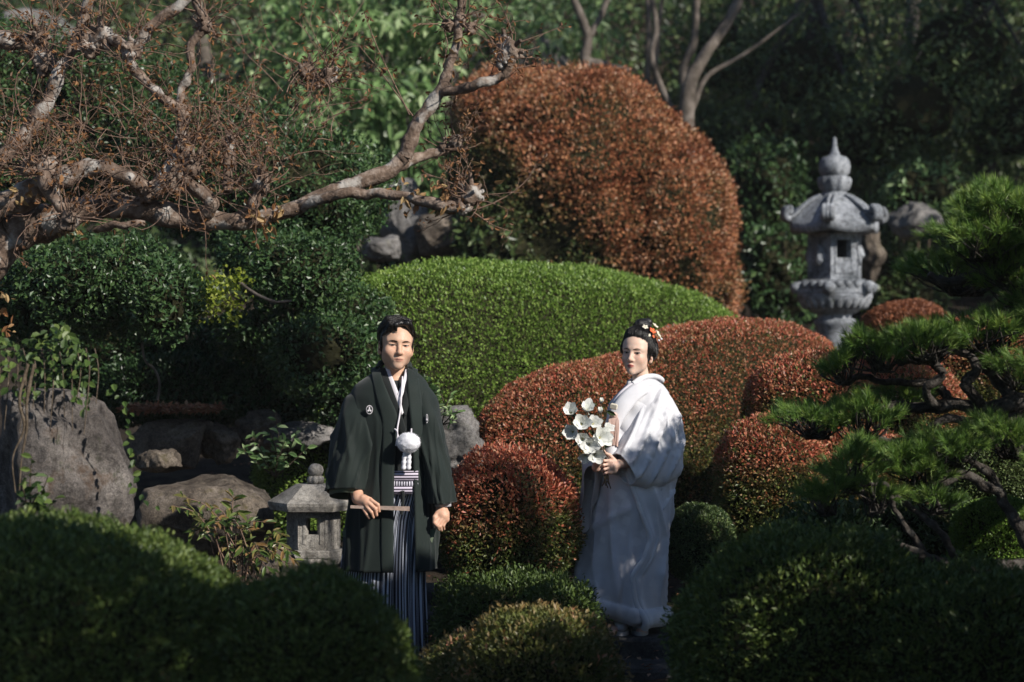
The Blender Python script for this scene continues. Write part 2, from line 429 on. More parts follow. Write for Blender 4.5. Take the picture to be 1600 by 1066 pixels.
M['rock_grey'] = stone_mat('rock_grey', (.17, .163, .156), (.08, .075, .07), (.27, .255, .245), 6, [(.6, .7, (.10, .10, .07), 4)], .6)
M['step_stone'] = stone_mat('step_stone', (.06, .06, .06), (.03, .03, .03), (.11, .11, .11), 8, None, .5)
M['bark_pine_fill'] = M['bark_pine']

# ------------------------------------------------------------ the ground
def make_ground():
    xs = np.concatenate([np.linspace(-60, -7, 12), np.linspace(-6, 9, 76), np.linspace(10, 60, 12)])
    ys = np.concatenate([np.linspace(-40, 4, 12), np.linspace(5, 32, 110), np.linspace(34, 90, 12)])
    X, Y = np.meshgrid(xs, ys); Z = ground_z(X, Y)
    P = np.stack([X, Y, Z], -1).reshape(-1, 3)
    P[:, 2] += .035 * noise3(P * [1, 1, 0], 1.3, 1) * (P[:, 1] > 9.5)
    nx = len(xs); i = np.arange(len(ys) - 1)[:, None] * nx + np.arange(nx - 1)[None]
    F = np.stack([i, i + 1, i + nx + 1, i + nx], -1).reshape(-1, 4)
    o = link('ground', npmesh('ground', P, F, [M['soil']], smooth=True)); tag(o, kind='structure')
make_ground()

# ------------------------------------------------------------ rocks
def rock(name, label, c, r, mat, seed=0, rough=.13, sub=5, flat=0, taper=0, ls=.5, rz=0, cat='rock', ridge=.5):
    u, f = ico(sub); r = np.array(r, float); R = r.max()
    q = np.sign(u) * np.abs(u) ** .82
    P = q * r
    if taper: P[:, :2] *= (1 - taper * (u[:, 2:3] * .5 + .5))
    rr = np.random.default_rng(seed * 7 + int(R * 100))
    for q in range(9):
        nn = unit((rr.normal(size=(1, 3)) + [0, -.3, .1]) / r)[0]; sup = np.abs(P @ nn).max(); P = P - nn * (np.maximum(0, P @ nn - sup * rr.uniform(.66, .9)) * .9)[:, None]
    n = noise3(P + seed * 3.1, R * 1.5, seed, 2); n2 = noise3(P + seed * 5.7, R * .42, seed + 2, 4)
    rid = -np.abs(noise3(P - seed * 2.3, R * .7, seed + 1, 3))
    P = P + u * (R * rough * (n * .8 + n2 * .28 + ridge * rid))[:, None]
    if flat: P[:, 2] = np.where(P[:, 2] > r[2] * flat, r[2] * flat + (P[:, 2] - r[2] * flat) * .25, P[:, 2])
    ca, sa = math.cos(rz), math.sin(rz)
    P = np.stack([P[:, 0] * ca - P[:, 1] * sa, P[:, 0] * sa + P[:, 1] * ca, P[:, 2]], -1)
    o = link(name, npmesh(name, P, f, [mat], smooth=True)); o.location = list(c)
    return tag(o, label, cat)

rock('boulder', 'tall weathered grey boulder under ivy at the left edge', at(84, 765, 10.7), (.385, .36, .56), M['boulder'], 3, .12, 6, taper=.24, flat=.78)
rock('boulder', 'low rounded brown boulder behind the leafy nandina and left of the small lantern', at(322, 812, 13.4), (.38, .36, .27), M['rock_warm'], 1, .10)
rock('rock', 'grey rock with a shaded foot behind the shoulder of the man in black', at(704, 692, 14.0), (.20, .25, .31), M['rock_grey'], 11, .17, 6, flat=.62)
rock('rock', 'small sunlit brown rock just above the rounded boulder', at(250, 722, 13.5), (.13, .16, .075), M['rock_warm'], 5, .16)
rock('rock', 'dark flat ledge rock carrying fallen leaves left of the man', at(262, 690, 14.2), (.30, .3, .17), M['rock_warm'], 2, .12, flat=.7)
rock('rock', 'mossy shaded rock between the leaf ledge and the leafy sapling', at(345, 690, 14.3), (.13, .2, .13), M['rock_warm'], 6, .2)
rock('rock', 'long pale ledge stone behind the small sapling left of the man', at(465, 682, 14.6), (.33, .25, .09), M['rock_grey'], 7, .12)
rock('rock', 'broken warm grey rock behind the little sapling', at(400, 672, 14.5), (.14, .2, .11), M['rock_warm'], 8, .2)
rock('rock', 'tall pale upright rock in the gap left of the giant rust dome', at(632, 348, 20.2), (.25, .3, .36), M['rock_grey'], 1, .12, taper=.2)
rock('rock', 'flat pale rock leaning at the foot of the upright rock above the green hedge', at(598, 388, 19.0), (.17, .2, .1), M['rock_grey'], 3, .14, rz=.3)
rock('rock', 'brown grey rock in shadow right of the upright pale rock', at(688, 368, 19.8), (.24, .28, .18), M['rock_warm'], 5, .14)
rock('rock', 'pale rock on the slope between the tall lantern and the pine top', at(1432, 345, 22.5), (.24, .3, .2), M['rock_grey'], 6, .16)
rock('rock', 'upright pale rock in the shade directly right of the tall lantern', at(1362, 400, 22.4), (.11, .2, .26), M['rock_warm'], 2, .14)
rock('rock', 'pale grey rock high up the slope at the top left corner', at(62, 72, 25), (.5, .4, .42), M['rock_grey'], 8, .14)
rock('rock', 'dark brown rock low behind the foot of the nandina', at(435, 884, 12.0), (.10, .1, .08), M['rock_warm'], 9, .18)
rock('rock', 'blurred pale rock behind the twiggy branch tip at the top centre', at(845, 105, 26), (.3, .3, .36), M['rock_grey'], 5, .14)

# stone steps
for lab, c, s, rz in (
    ('wide stone step under the hem of the white robe', (.72, 12.66, -.005), (.9, .58, .17), .03),
    ('lower stone step in front of the white robe', (.70, 12.20, -.10), (.95, .46, .15), -.02),
    ('dark stone step the man in black stands on', (-.52, 12.0, -.12), (.66, .62, .16), -.04),
    ('shaded stone step right behind the man in black', (-.30, 12.86, .09), (.8, .4, .17), .05),
    ('highest stone step behind the man in black', (-.22, 13.2, .18), (.8, .36, .17), .02)):
    mb = MB(); box(mb, (0, 0, 0), s, bev=.018)
    o = mb.build('stone_step', M['step_stone'], smooth=False); o.location = c; o.rotation_euler.z = rz
    tag(o, lab, 'step', 'stone steps up the garden')

# ------------------------------------------------------------ clipped shrubs
G = M['azalea_green']
shrub('clipped_shrub', 'broad round green shrub with a sunlit rim below the tall boulder', [Blob(at(14, 1086, 8.6), (.93, .85, .62), 2.3, .03, .35, 1)],
      .026, .0105, [G], 2.2, .05, shagg=.035)
shrub('clipped_shrub', 'round dark green shrub half covering the skirt of the man in black', [Blob(at(480, 1072, 8.45), (.385, .42, .385), 2.2, .028, .28, 2)],
      .025, .0105, [G], 2.2, .05, shagg=.035)
def dap(P, N, D): return np.clip(.25 + .5 * noise3(P, .35, 2), 0, 1)
def tuft_tint(P, N, D): return np.clip(smooth01(noise3(P, .16, 2), .8, 1.1) * smooth01(N[:, 2], 0, .5) - D * 8, 0, 1)
shrub('clipped_shrub', 'low green shrub with pale new tufts in the middle foreground', [Blob(at(838, 1092, 10.3), (.37, .42, .37), 2.2, .04, .3, 3), Blob(at(740, 1098, 10.6), (.27, .35, .29), 2.2, .04, .3, 4)],
      .026, .012, [M['azalea_red']], 2.2, .06, shagg=.05, tintf=tuft_tint, rndf=lambda P, N, D, r: r * .5 + .5)
shrub('clipped_shrub', 'dark low shrub squeezed between the round red shrub and the tufted one', [Blob(at(790, 985, 12.0), (.36, .3, .27), 2.6, .04, .3, 5), Blob(at(870, 990, 11.8), (.22, .3, .24), 2.3, .04, .3, 2)],
      .026, .013, [M['azalea_green']], 2.1, .06, shagg=.05, rndf=lambda P, N, D, r: r * .6)
shrub('clipped_shrub', 'broad dark green shrub filling the right foreground before the white robe', [
      Blob(at(1268, 1048, 9.9), (.55, .55, .56), 2.5, .045, .4, 2), Blob(at(1510, 1112, 9.7), (.56, .6, .57), 2.4, .045, .4, 3)],
      .030, .012, [G], 2.1, .06, shagg=.05)
shrub('clipped_shrub', 'small sunlit yellowish green shrub under the pine limb at the right edge', [Blob(at(1562, 850, 11.3), (.235, .25, .22), 2.2, .015, .3, 6)],
      .019, .010, [M['hedge_green']], 2.4, .03, rndf=lambda P, N, D, r: r * .7)
shrub('dark_shrub', 'dark leafy shrub under the crooked pine branches', [Blob(at(1420, 850, 12.0), (.36, .3, .26), 2.2, .06, .3, 4), Blob(at(1290, 860, 11.9), (.3, .3, .22), 2.2, .06, .3, 2)], .04, .02, [M['forest_leaf']], 1.7, .10, shagg=.05, rndf=lambda P, N, D, r: r * .6, stems=0)
shrub('clipped_shrub', 'small greyish green shrub tucked right of the white robe', [Blob(at(1092, 850, 12.9), (.20, .25, .22), 2.2, .02, .3, 1)],
      .019, .010, [M['forest_leaf']], 2.3, .03)
shrub('clipped_shrub', 'yellow green shrub seen through the pine branches at the right edge', [Blob(at(1545, 735, 12.6), (.3, .3, .26), 2.2, .02, .3, 3)],
      .02, .010, [M['forest_leaf']], 2.2, .03, rndf=lambda P, N, D, r: r * .6 + .4)

def round_tint(zc, s):
    def f(P, N, D):
        v = (P[:, 2] - zc) / s + .45 * noise3(P, .3, 1) + rng.normal(size=len(P)) * .35 - D * 6
        return np.clip(smooth01(v, -.6, .7) + (rng.random(len(P)) < .06) * .8, 0, 1)
    return f
shrub('round_shrub', 'round shrub turning red between the man and the woman', [Blob(at(794, 820, 12.55), (.365, .34, .40), 2.15, .03, .3, 2)],
      .025, .0115, [M['azalea_red']], 2.0, .05, tintf=round_tint(.70, .20), shagg=.03, patch=.75, patch_s=.3)

# the big orange dome
dome = [Blob(at(895, 330, 20.3), (1.08, 1.1, 1.22), 2.1, .10, .7, 1), Blob(at(1032, 405, 20.2), (.64, .9, 1.15), 2.15, .08, .6, 2),
        Blob(at(790, 190, 20.5), (.45, .75, .46), 2.2, .06, .6, 4), Blob(at(850, 265, 19.6), (.36, .4, .22), 2.1, .05, .4, 5)]
cx = at(945, 330, 20.3)
def dome_tint(P, N, D):
    px = (P[:, 0] - cx.x); pz = P[:, 2] - cx.z
    low = np.clip(smooth01(-px - .9 * pz, .14, .72) + .6 * smooth01(-pz, .1, .8) * (.4 + .6 * noise3(P, .45, 3)), 0, 1)           # the lower left flank stays green
    v = 1 - low + .35 * noise3(P, .5, 2) - D * 3 + rng.normal(size=len(P)) * .22
    return np.clip(v, 0, 1)
shrub('dome_shrub', 'giant rust orange dome shrub towering behind the green hedge', dome, .036, .02, [M['azalea_rust']], 1.9, .10,
      tintf=dome_tint, shagg=.06, patch=.5, patch_s=.5, rndf=lambda P, N, D, r: r + .25 * noise3(P, .4, 1), stems=9, stem_mat=M['bark_grey'])

# the long green hedge
gh = [HedgeBlob([(400, 412, 15.5), (500, 410, 15.6), (580, 408, 15.8), (680, 407, 16.0), (780, 412, 16.4), (860, 420, 16.7), (940, 427, 17.0), (1020, 437, 17.4), (1100, 455, 17.8), (1160, 476, 18.2), (1215, 500, 18.5)], .85, 3.0, .025, .5, 1)]
shrub('green_hedge', 'long rounded bright green hedge behind the couple', gh, .024, .0125, [M['hedge_green']], 2.2, .05, up=.25, shagg=.035, cat='hedge')
shrub('lime_shrub', 'yellow green sprays glimpsed between the dark glossy shrubs on the left', [Blob(at(x_, y_, 13.95 + d_), (r_, r_, r_ * .8), 2.1, .05, .12, k_) for k_, (x_, y_, r_, d_) in enumerate(((328, 458, .085, 0), (350, 482, .10, .1), (372, 436, .06, .05), (316, 490, .06, .15), (345, 440, .06, .2)))],
      .03, .022, [M['lime_leaf']], 1.5, .08, jit=1.0, shagg=.08, patch=.3, patch_s=.15, core=False, stems=0)

# red hedges
def top_tint(lo, hi, amp=.25):
    def f(P, N, D):
        v = smooth01(N[:, 2], lo, hi) + amp * noise3(P, .3, 3) - D * 5 + rng.normal(size=len(P)) * .2
        return np.clip(v, 0, 1) * (rng.random(len(P)) > .16)
    return f
def red_hedge_tint(P, N, D):
    z = CAMZ - (0) ; py = 533 - (P[:, 2] - CAMZ) * FPX / P[:, 1]; px = P[:, 0] * FPX / P[:, 1] + 800
    h = P[:, 2] - ground_z(P[:, 0], P[:, 1])
    v = smooth01(h, .48, .88) + .3 * noise3(P, .35, 3) - D * 4 + rng.normal(size=len(P)) * .25
    return np.clip(v, 0, 1) * (rng.random(len(P)) > .14)
rh = [HedgeBlob([(728, 594, 14.55), (765, 588, 14.6), (800, 582, 14.65), (850, 571, 14.7), (905, 563, 14.8), (950, 560, 15.0), (990, 545, 15.2), (1030, 518, 15.5), (1080, 503, 15.7), (1130, 496, 15.9), (1180, 491, 16.2), (1240, 488, 16.5), (1290, 492, 16.8), (1326, 502, 17.0)], .65, 3.4, .02, .4, 2)]
shrub('red_hedge', 'long red and orange clipped hedge rising behind the woman in white', rh, .022, .0098, [M['azalea_red']], 2.1, .05, tintf=red_hedge_tint,
      shagg=.015, cat='hedge')
shrub('red_shrub', 'bright red shrub behind the upper pine branches', [Blob(at(1270, 650, 14.0), (.40, .45, .36), 2.5, .02, .4, 3), Blob(at(1400, 660, 14.4), (.40, .45, .42), 2.4, .02, .4, 4)],
      .026, .011, [M['azalea_red']], 2.1, .05, tintf=top_tint(-.3, .5), shagg=.02)
shrub('red_shrub', 'lower pinkish red shrub just left of the pine needles', [Blob(at(1205, 765, 13.5), (.32, .36, .40), 2.5, .02, .4, 5), Blob(at(1340, 760, 13.7), (.36, .36, .34), 2.4, .02, .4, 6)],
      .025, .011, [M['azalea_red']], 2.1, .05, tintf=top_tint(-.1, .45), shagg=.02)
shrub('red_shrub', 'dull maroon shrub at the foot of the tall stone lantern', [Blob(at(1415, 530, 18.3), (.36, .4, .30), 2.3, .02, .4, 5)],
      .028, .013, [M['azalea_rust']], 2.1, .05, tintf=lambda P, N, D: np.full(len(P), .9), rndf=lambda P, N, D, r: r * .35)
shrub('red_shrub', 'red shrub behind the pine at the right edge', [Blob(at(1540, 600, 14.8), (.42, .4, .40), 2.3, .02, .4, 2)],
      .026, .011, [M['azalea_red']], 2.0, .05, tintf=top_tint(-.2, .5), shagg=.02)

# glossy dark shrubs on the left (cloud pruned)
def glossy(label, blobs, L=.036, Wd=.019, dens=1.9, depth=.10, patch=.5, **k):
    return shrub('glossy_shrub', label, blobs, L, Wd, [M['camellia']], dens, depth, out=.55, jit=.95, shagg=.06, patch=patch, patch_s=.4, group=None, stems=0, **k)
glossy('dark glossy shrub in shade under the big bare limb at the left', [Blob(at(150, 440, 13.6), (.50, .5, .25), 2.2, .06, .4, 1), Blob(at(255, 470, 13.4), (.22, .4, .2), 2.2, .05, .4, 2),
       Blob(at(30, 470, 13.8), (.35, .4, .24), 2.2, .06, .4, 4)])
glossy('sunlit glossy shrub lobe just below the end of the thick bare limb', [Blob(at(470, 432, 14.4), (.34, .4, .24), 2.2, .05, .4, 3), Blob(at(420, 400, 14.8), (.3, .4, .16), 2.2, .05, .4, 5)])
glossy('lowest glossy shrub lobe touching the head of the man in black', [Blob(at(510, 552, 14.2), (.36, .4, .22), 2.2, .05, .4, 2), Blob(at(400, 520, 14.6), (.26, .4, .14), 2.2, .05, .4, 4),
       Blob(at(565, 500, 14.9), (.2, .3, .2), 2.2, .05, .4, 1)])
glossy('tall glossy evergreen behind the reddish twigs of the bare tree', [Blob(at(455, 310, 15.6), (.62, .6, .40), 2.2, .08, .5, 6), Blob(at(330, 250, 16), (.6, .6, .45), 2.2, .08, .5, 3),
       Blob(at(160, 200, 16.5), (.8, .7, .55), 2.2, .08, .6, 2), Blob(at(10, 210, 16.5), (.6, .7, .75), 2.2, .08, .6, 1)], patch=.35)
shrub('dark_shrub', 'added shrub with leaves darkened for the deep shade left of the man in black', [Blob(at(330, 590, 15.5), (.62, .5, .40), 2.3, .06, .5, 1), Blob(at(180, 560, 15.5), (.55, .5, .45), 2.3, .06, .5, 2), Blob(at(500, 640, 15.4), (.4, .4, .25), 2.3, .06, .5, 2)],
      .035, .018, [M['camellia']], 1.8, .1, rndf=lambda P, N, D, r: r * .5, stems=0)  # only the darkest leaf tones, filling a black shaded gap
shrub('dark_shrub', 'added low shrub with leaves darkened for the shade under the glossy shrubs', [Blob(at(440, 610, 14.9), (.45, .35, .2), 2.2, .06, .4, 1), Blob(at(270, 600, 15.0), (.45, .35, .2), 2.2, .06, .4, 3), Blob(at(580, 640, 15.0), (.4, .35, .28), 2.2, .06, .4, 4)],
      .035, .018, [M['camellia']], 1.7, .1, rndf=lambda P, N, D, r: r * .5, stems=0)  # shade of the bank put into the leaf colour
# ------------------------------------------------------------ trees
def clump_leaves(blobs, nclump, per, cr, shell=.45):
    """leaf bases gathered in clumps through the outer part of a crown"""
    PP = []; NN = []; CC = []
    tot = sum(b.area() for b in blobs)
    for b in blobs:
        k = max(3, int(nclump * b.area() / tot))
        P, N = b.sample(k)
        P = b.c + (P - b.c) * (1 - shell * rng.random((len(P), 1)) ** 1.6)
        for p, nn in zip(P, N):
            q = rng.normal(size=(per, 3)) * cr * [1, 1, .6]
            PP.append(p + q); NN.append(unit(nn * .8 + q / cr * .5)); CC.append(np.full(per, rng.random()))
    return np.concatenate(PP), np.concatenate(NN), np.concatenate(CC)
def tree(name, label, trunk, blobs, L, Wd, mat, nclump, per, cr, bark, group=None, shape='kite', droop=0, cat='tree', limbs=10, core=.0):
    root = empty(name, tuple(trunk[0][0]), label, cat, group)
    mb = MB(); P0 = None
    for pts, r0, r1 in [(trunk[0:0] or trunk[0], trunk[1], trunk[2])]:
        P_, R_ = resample(pts, 14, list(np.linspace(r0, r1, len(pts)))); tube(mb, P_, R_, 10, lump=.15); P0 = P_
    for q in range(limbs):
        b = blobs[q % len(blobs)]; s = P0[rng.integers(5, 14)]
        e = b.c + rdir(1)[0] * b.r * .75
        P_, R_ = resample([s, (s + e) / 2 + rng.normal(size=3) * .12 + [0, 0, .1], e], 10, [trunk[2] * .7, trunk[2] * .4, trunk[2] * .1])
        tube(mb, P_, R_, 6, lump=.1)
    mb.build('trunk', bark, root)
    P, N, C = clump_leaves(blobs, nclump, per, cr)
    n = len(P); A = unit(N * .5 + rdir(n) * .8 + [0, 0, -droop])
    Nf = unit(np.array([0, -.25, .9]) + rdir(n) * .6)
    rn = np.clip(.55 * C + .25 + rng.normal(size=n) * .2, 0, 1)
    cc = None
    if core:
        cv = []; cf = []; off = 0
        for b in blobs:
            v, f = b.core(core, 3); cv.append(v); cf.append(f + off); off += len(v)
        cc = (np.concatenate(cv), np.concatenate(cf))
    link('crown', leaf_mesh('crown', P, A, Nf, L * rng.uniform(.6, 1.3, n), Wd * rng.uniform(.7, 1.2, n), [mat, M['dark_core']], None, rn, None, cc, shape=shape), root)
    return root
def gz(x, y): return float(ground_z(x, y))
def base(px, Y): x = (px - 800) * Y / FPX; return Vector((x, Y, gz(x, Y) - .1))

# bright large-leaved tree at the back
tree('broadleaf_tree', 'bright green large leaved tree at the back between bare branches', ([base(560, 24.5), at(560, 300, 24.5), at(565, 60, 24.5), at(560, -150, 24.5)], .12, .06),
     [Blob(at(520, 90, 24), (.75, .7, .85), 2.1, .1, .6), Blob(at(610, 210, 24.2), (.55, .6, .55), 2.1, .1, .6, 1), Blob(at(480, 250, 24.4), (.45, .5, .5), 2.1, .1, .6, 2), Blob(at(640, 20, 24.6), (.6, .6, .6), 2.1, .1, .6, 2)],
       .15, .068, M['bright_leaf'], 260, 16, .13, M['bark_grey'], shape='broad', droop=.7)
tree('broadleaf_tree', 'bright green leafy tree at the top behind the crown of the dome shrub', ([base(700, 25.5), at(700, 150, 25.5), at(730, -40, 25.5)], .10, .05),
     [Blob(at(870, 40, 26), (.7, .6, .45), 2.1, .1, .6), Blob(at(720, 60, 26), (.5, .6, .6), 2.1, .1, .6, 1)],
     .13, .055, M['bright_leaf'], 110, 14, .13, M['bark_grey'], shape='broad', droop=.7)
tree('broadleaf_tree', 'mid green tree at the very top left behind the bare tree', ([base(330, 25), at(330, 200, 25), at(300, -60, 25)], .12, .06),
     [Blob(at(330, 60, 25), (.75, .7, .8), 2.1, .1, .6), Blob(at(140, 110, 25.5), (.85, .7, .6), 2.1, .1, .6, 3), Blob(at(10, 130, 25.5), (.6, .7, .8), 2.1, .1, .6, 1)],
     .09, .042, M['forest_leaf'], 240, 16, .14, M['bark_grey'])
# woodland to the right
for lab, px, Y, bl, seed in (
    ('dark green woodland tree behind the spire of the tall lantern', 1290, 25.0, [(1270, 120, 1.05, .75), (1200, 230, .7, .6), (1350, 215, .75, .55)], 1),
    ('olive green woodland tree at the top right corner', 1530, 24.0, [(1500, 90, 1.0, .9), (1590, 190, .6, .7), (1430, 170, .7, .6)], 2),
    ('shadowy woodland tree between the pale trunks and the lantern', 1160, 26.0, [(1150, 90, .8, .8), (1140, 240, .6, .5)], 3),
    ('dense dark tree in the shade right of the lantern roof', 1440, 26.5, [(1440, 290, 1.2, .7), (1560, 320, .8, .7)], 4)):
    Yb = Y
    tree('woodland_tree', lab, ([base(px, Yb), at(px + 10, 250, Yb), at(px - 15, 60, Yb), at(px, -140, Yb)], .13, .06),
         [Blob(at(a, b, Yb - .3 * i), (rx, .7, rz), 2.1, .12, .6, seed + i) for i, (a, b, rx, rz) in enumerate(bl)],
         .085, .042, M['forest_leaf'], 420, 15, .13, M['bark_pine'], group=None, core=.5)
for lab, px, py, Y, rx, rz, mat in (
    ('loose dark shrub between the dome shrub and the tall lantern', 1195, 300, 23, .42, .55, 'camellia'),
    ('glossy dark shrub low behind the left side of the tall lantern', 1215, 430, 22, .42, .5, 'camellia'),
    ('leafy green shrub sprouting above the pale rock by the lantern roof', 1430, 300, 23, .32, .17, 'bright_leaf'),
    ('dark undergrowth shrub behind the right side of the lantern', 1400, 440, 23, .5, .4, 'forest_leaf'),
    ('green shrub in the shade under the left flank of the dome', 775, 385, 19.6, .36, .28, 'forest_leaf'),
    ('ragged green shrub behind the rocks left of the dome', 640, 400, 20.5, .42, .18, 'forest_leaf')):
    shrub('loose_shrub', lab, [Blob(at(px, py, Y), (rx, .45, rz), 2.1, .12, .5, px % 5)], .075, .032, [M[mat]], 1.3, .2, out=.4, jit=1.0, shagg=.12, patch=.3, patch_s=.5, shape='kite')

# the slope behind everything is covered with undergrowth
def undergrowth():
    n = 90000
    x = rng.uniform(-9, 9, n); y = rng.uniform(23.5, 36, n)
    k = np.abs(x) < y * .235 + .6; x, y = x[k], y[k]; n = len(x)
    z = ground_z(x, y) + np.maximum(0, .22 + .3 * noise3(np.stack([x, y, x * 0], -1), 1.4, 2)) * rng.random(n)
    P = np.stack([x, y, z], -1)
    A = unit(np.array([0, -.5, .5]) + rdir(n) * .8); Nf = unit(np.array([0, -.5, .7]) + rdir(n) * .5)
    rn = np.clip(.4 + .4 * noise3(P, .8, 1) + rng.normal(size=n) * .2, 0, 1)
    o = link('undergrowth', leaf_mesh('undergrowth', P, A, Nf, .11 * rng.uniform(.6, 1.3, n), .05 * rng.uniform(.7, 1.2, n), [M['forest_leaf']], None, rn))
    tag(o, kind='stuff')
undergrowth()

# pale bare trunks at the top
def bare(name, label, stems, bark, Y, twigs=0):
    p0 = stems[0][0]; root = empty(name, tuple(base(p0[0], Y)), label, 'tree')
    mb = MB()
    for s in stems:
        pts = [at(a, b, Y + dy) for a, b, dy, r in s]; rr = [r for *_, r in s]
        P_, R_ = resample(pts, 6 * len(pts), rr); tube(mb, P_, R_, 8, lump=.18, seed=len(s))
    mb.build('trunk', bark, root)
    return root
bare('bare_tree', 'pale multi stemmed bare trunk rising behind the right shoulder of the dome', [
    [(1075, 330, 0, .085), (1075, 150, 0, .075), (1100, 90, 0, .06), (1145, 20, .1, .05), (1180, -60, .1, .04)],
    [(1075, 170, 0, .05), (1068, 110, 0, .045), (1085, 60, 0, .035), (1090, -40, 0, .03)],
    [(1082, 170, 0, .032), (1105, 120, 0, .026), (1170, 80, 0, .02), (1250, 20, 0, .012)],
    [(1062, 200, .1, .04), (1020, 100, .1, .032), (1025, 40, .1, .03), (1010, -50, .1, .025)]], M['bark_grey'], 23)
bare('bare_tree', 'slender forked pale trunk directly above the dome shrub', [
    [(918, 260, 0, .06), (914, 110, 0, .055), (918, 60, 0, .045), (905, 20, 0, .04), (880, -40, 0, .03)],
    [(916, 95, 0, .04), (960, 105, 0, .035), (985, 112, 0, .03)],
    [(920, 60, 0, .035), (945, 10, 0, .03), (960, -50, 0, .025)]], M['bark_grey'], 23.5)
bare('bare_tree', 'thin pale pair of upright stems right of the forked trunk', [
    [(1012, 240, 0, .035), (1012, 110, 0, .03), (1014, 40, 0, .028), (1008, -40, 0, .02)],
    [(1022, 240, 0, .035), (1024, 110, 0, .025), (1030, 40, 0, .02), (1040, -40, 0, .02)]], M['bark_grey'], 24)

# ------------------------------------------------------------ the gnarled bare tree at the left
def myrtle():
    Y0 = 11.4
    root = empty('gnarled_tree', tuple(base(-160, Y0)), 'gnarled bare tree with reddish twigs reaching in from the left', 'tree')
    def w(a, b, dy=0): return at(a, b, Y0 + dy)
    limbs = [  # px, py, dy, radius in px
        [(-190, 900, 0, 46), (-150, 640, 0, 42), (-80, 470, 0, 38), (0, 385, 0, 33), (40, 358, 0, 30), (95, 342, 0, 27), (140, 326, 0, 20), (200, 322, 0, 19), (250, 333, 0, 20), (310, 343, 0, 18), (375, 346, 0, 14), (420, 338, 0, 13), (480, 316, 0, 12), (560, 285, .05, 11), (612, 266, .1, 12), (632, 245, .1, 12)],
        [(632, 245, .1, 12), (648, 205, .1, 11), (672, 165, .1, 11), (692, 132, .1, 9), (705, 95, .1, 8), (716, 45, .1, 7), (722, -20, .1, 6)],
        [(682, 140, .1, 8), (712, 140, .05, 8), (745, 132, 0, 8), (784, 118, 0, 8), (795, 95, 0, 11), (792, 78, 0, 9)],
        [(455, 330, 0, 9), (520, 305, -.1, 8), (570, 303, -.1, 8), (630, 306, -.15, 7), (680, 318, -.2, 9), (722, 326, -.2, 10), (738, 308, -.2, 9)],
        [(612, 270, .1, 9), (650, 247, .2, 8), (690, 236, .25, 8), (708, 224, .25, 6)],
        [(-30, 270, .2, 15), (20, 232, .2, 14), (70, 165, .2, 12), (88, 125, .2, 12), (110, 82, .2, 9), (128, 40, .2, 9), (150, -30, .2, 7)],
        [(-60, 345, -.1, 26), (0, 320, -.1, 24), (50, 300, -.1, 22), (95, 278, -.15, 15), (150, 262, -.15, 13), (200, 278, -.15, 13), (235, 302, -.1, 14), (262, 285, -.1, 11), (290, 262, -.1, 10)],
        [(95, 280, -.15, 15), (70, 262, -.2, 14), (85, 310, -.25, 12), (108, 345, -.25, 10)],
        [(235, 302, -.1, 13), (270, 255, 0, 9), (284, 205, .1, 10), (288, 180, .1, 9), (262, 160, .1, 8), (228, 128, .1, 8), (205, 90, .1, 9), (232, 45, .1, 9), (285, 5, .1, 9), (310, -40, .1, 8)],
        [(205, 90, .1, 9), (190, 68, .1, 8), (160, 60, .15, 10), (130, 62, .15, 9)],
        [(288, 180, .1, 7), (282, 145, .2, 7), (298, 110, .2, 7), (300, 70, .2, 7), (322, 40, .2, 9), (308, 5, .2, 7), (300, -40, .2, 6)],
        [(310, 343, 0, 12), (330, 318, -.1, 11), (300, 290, -.1, 10), (283, 275, -.1, 12)],
        [(355, 300, .1, 9), (356, 260, .15, 9), (362, 222, .15, 8)],
        [(375, 346, 0, 12), (398, 318, -.05, 10), (410, 290, -.05, 9), (408, 262, -.05, 6)],
        [(150, 360, -.1, 7), (190, 352, -.2, 6), (226, 350, -.2, 5)],
        [(-20, 60, .3, 16), (40, 65, .3, 13), (60, 90, .3, 11), (70, 120, .3, 10)]]
    mb = MB()
    for i, L in enumerate(limbs):
        P_, R_ = resample([w(a, b, d) for a, b, d, r in L], 9 * len(L), [r * Y0 / FPX for *_, r in L])
        P_ = P_ + .006 * np.stack([noise3(P_ + q * 7, .12, q) for q in range(3)], -1)
        tube(mb, P_, R_ * (1 + .12 * noise3(P_, .16, i)), 12, lump=.22, seed=i)
    burls = [(795, 80, 0, 17), (786, 100, 0, 12), (737, 306, -.2, 15), (722, 322, -.2, 12), (712, 224, .25, 11), (695, 232, .25, 9), (283, 232, 0, 15), (275, 280, -.1, 17), (300, 262, -.1, 15), (318, 38, .2, 12), (160, 60, .15, 17), (140, 75, .15, 15),
             (70, 95, .3, 16), (62, 60, .3, 14), (205, 80, .1, 15), (408, 288, -.05, 14), (70, 262, -.2, 15), (45, 262, -.2, 12), (108, 342, -.25, 14), (720, 30, .1, 10), (735, 45, .1, 9), (700, 40, .1, 9), (362, 222, .15, 9), (480, 110, .3, 12), (512, 120, .3, 12), (495, 128, .3, 10), (230, 300, -.1, 14)]
    u, f = ico(3)
    for i, (a, b, d, r) in enumerate(burls):
        r = r * Y0 / FPX; q = u * r * [1, 1, 1.15]
        q = q + u * (r * .42 * noise3(q + i, r * 1.1, i))[:, None]; mb.add(q + np.array(w(a, b, d)), f)
        for k in range(9):      # stubs of cut shoots
            dd = rdir(1)[0] + [0, 0, .3]; c_ = np.array(w(a, b, d)); tube(mb, [c_ + dd * r * .6, c_ + dd * r * 1.15, c_ + dd * r * rng.uniform(1.3, 1.9)], [r * .3, r * .24, r * .17], 6, lump=.3)
    mb.build('trunk', M['bark_pale'], root)
    tw = MB(); tips = []
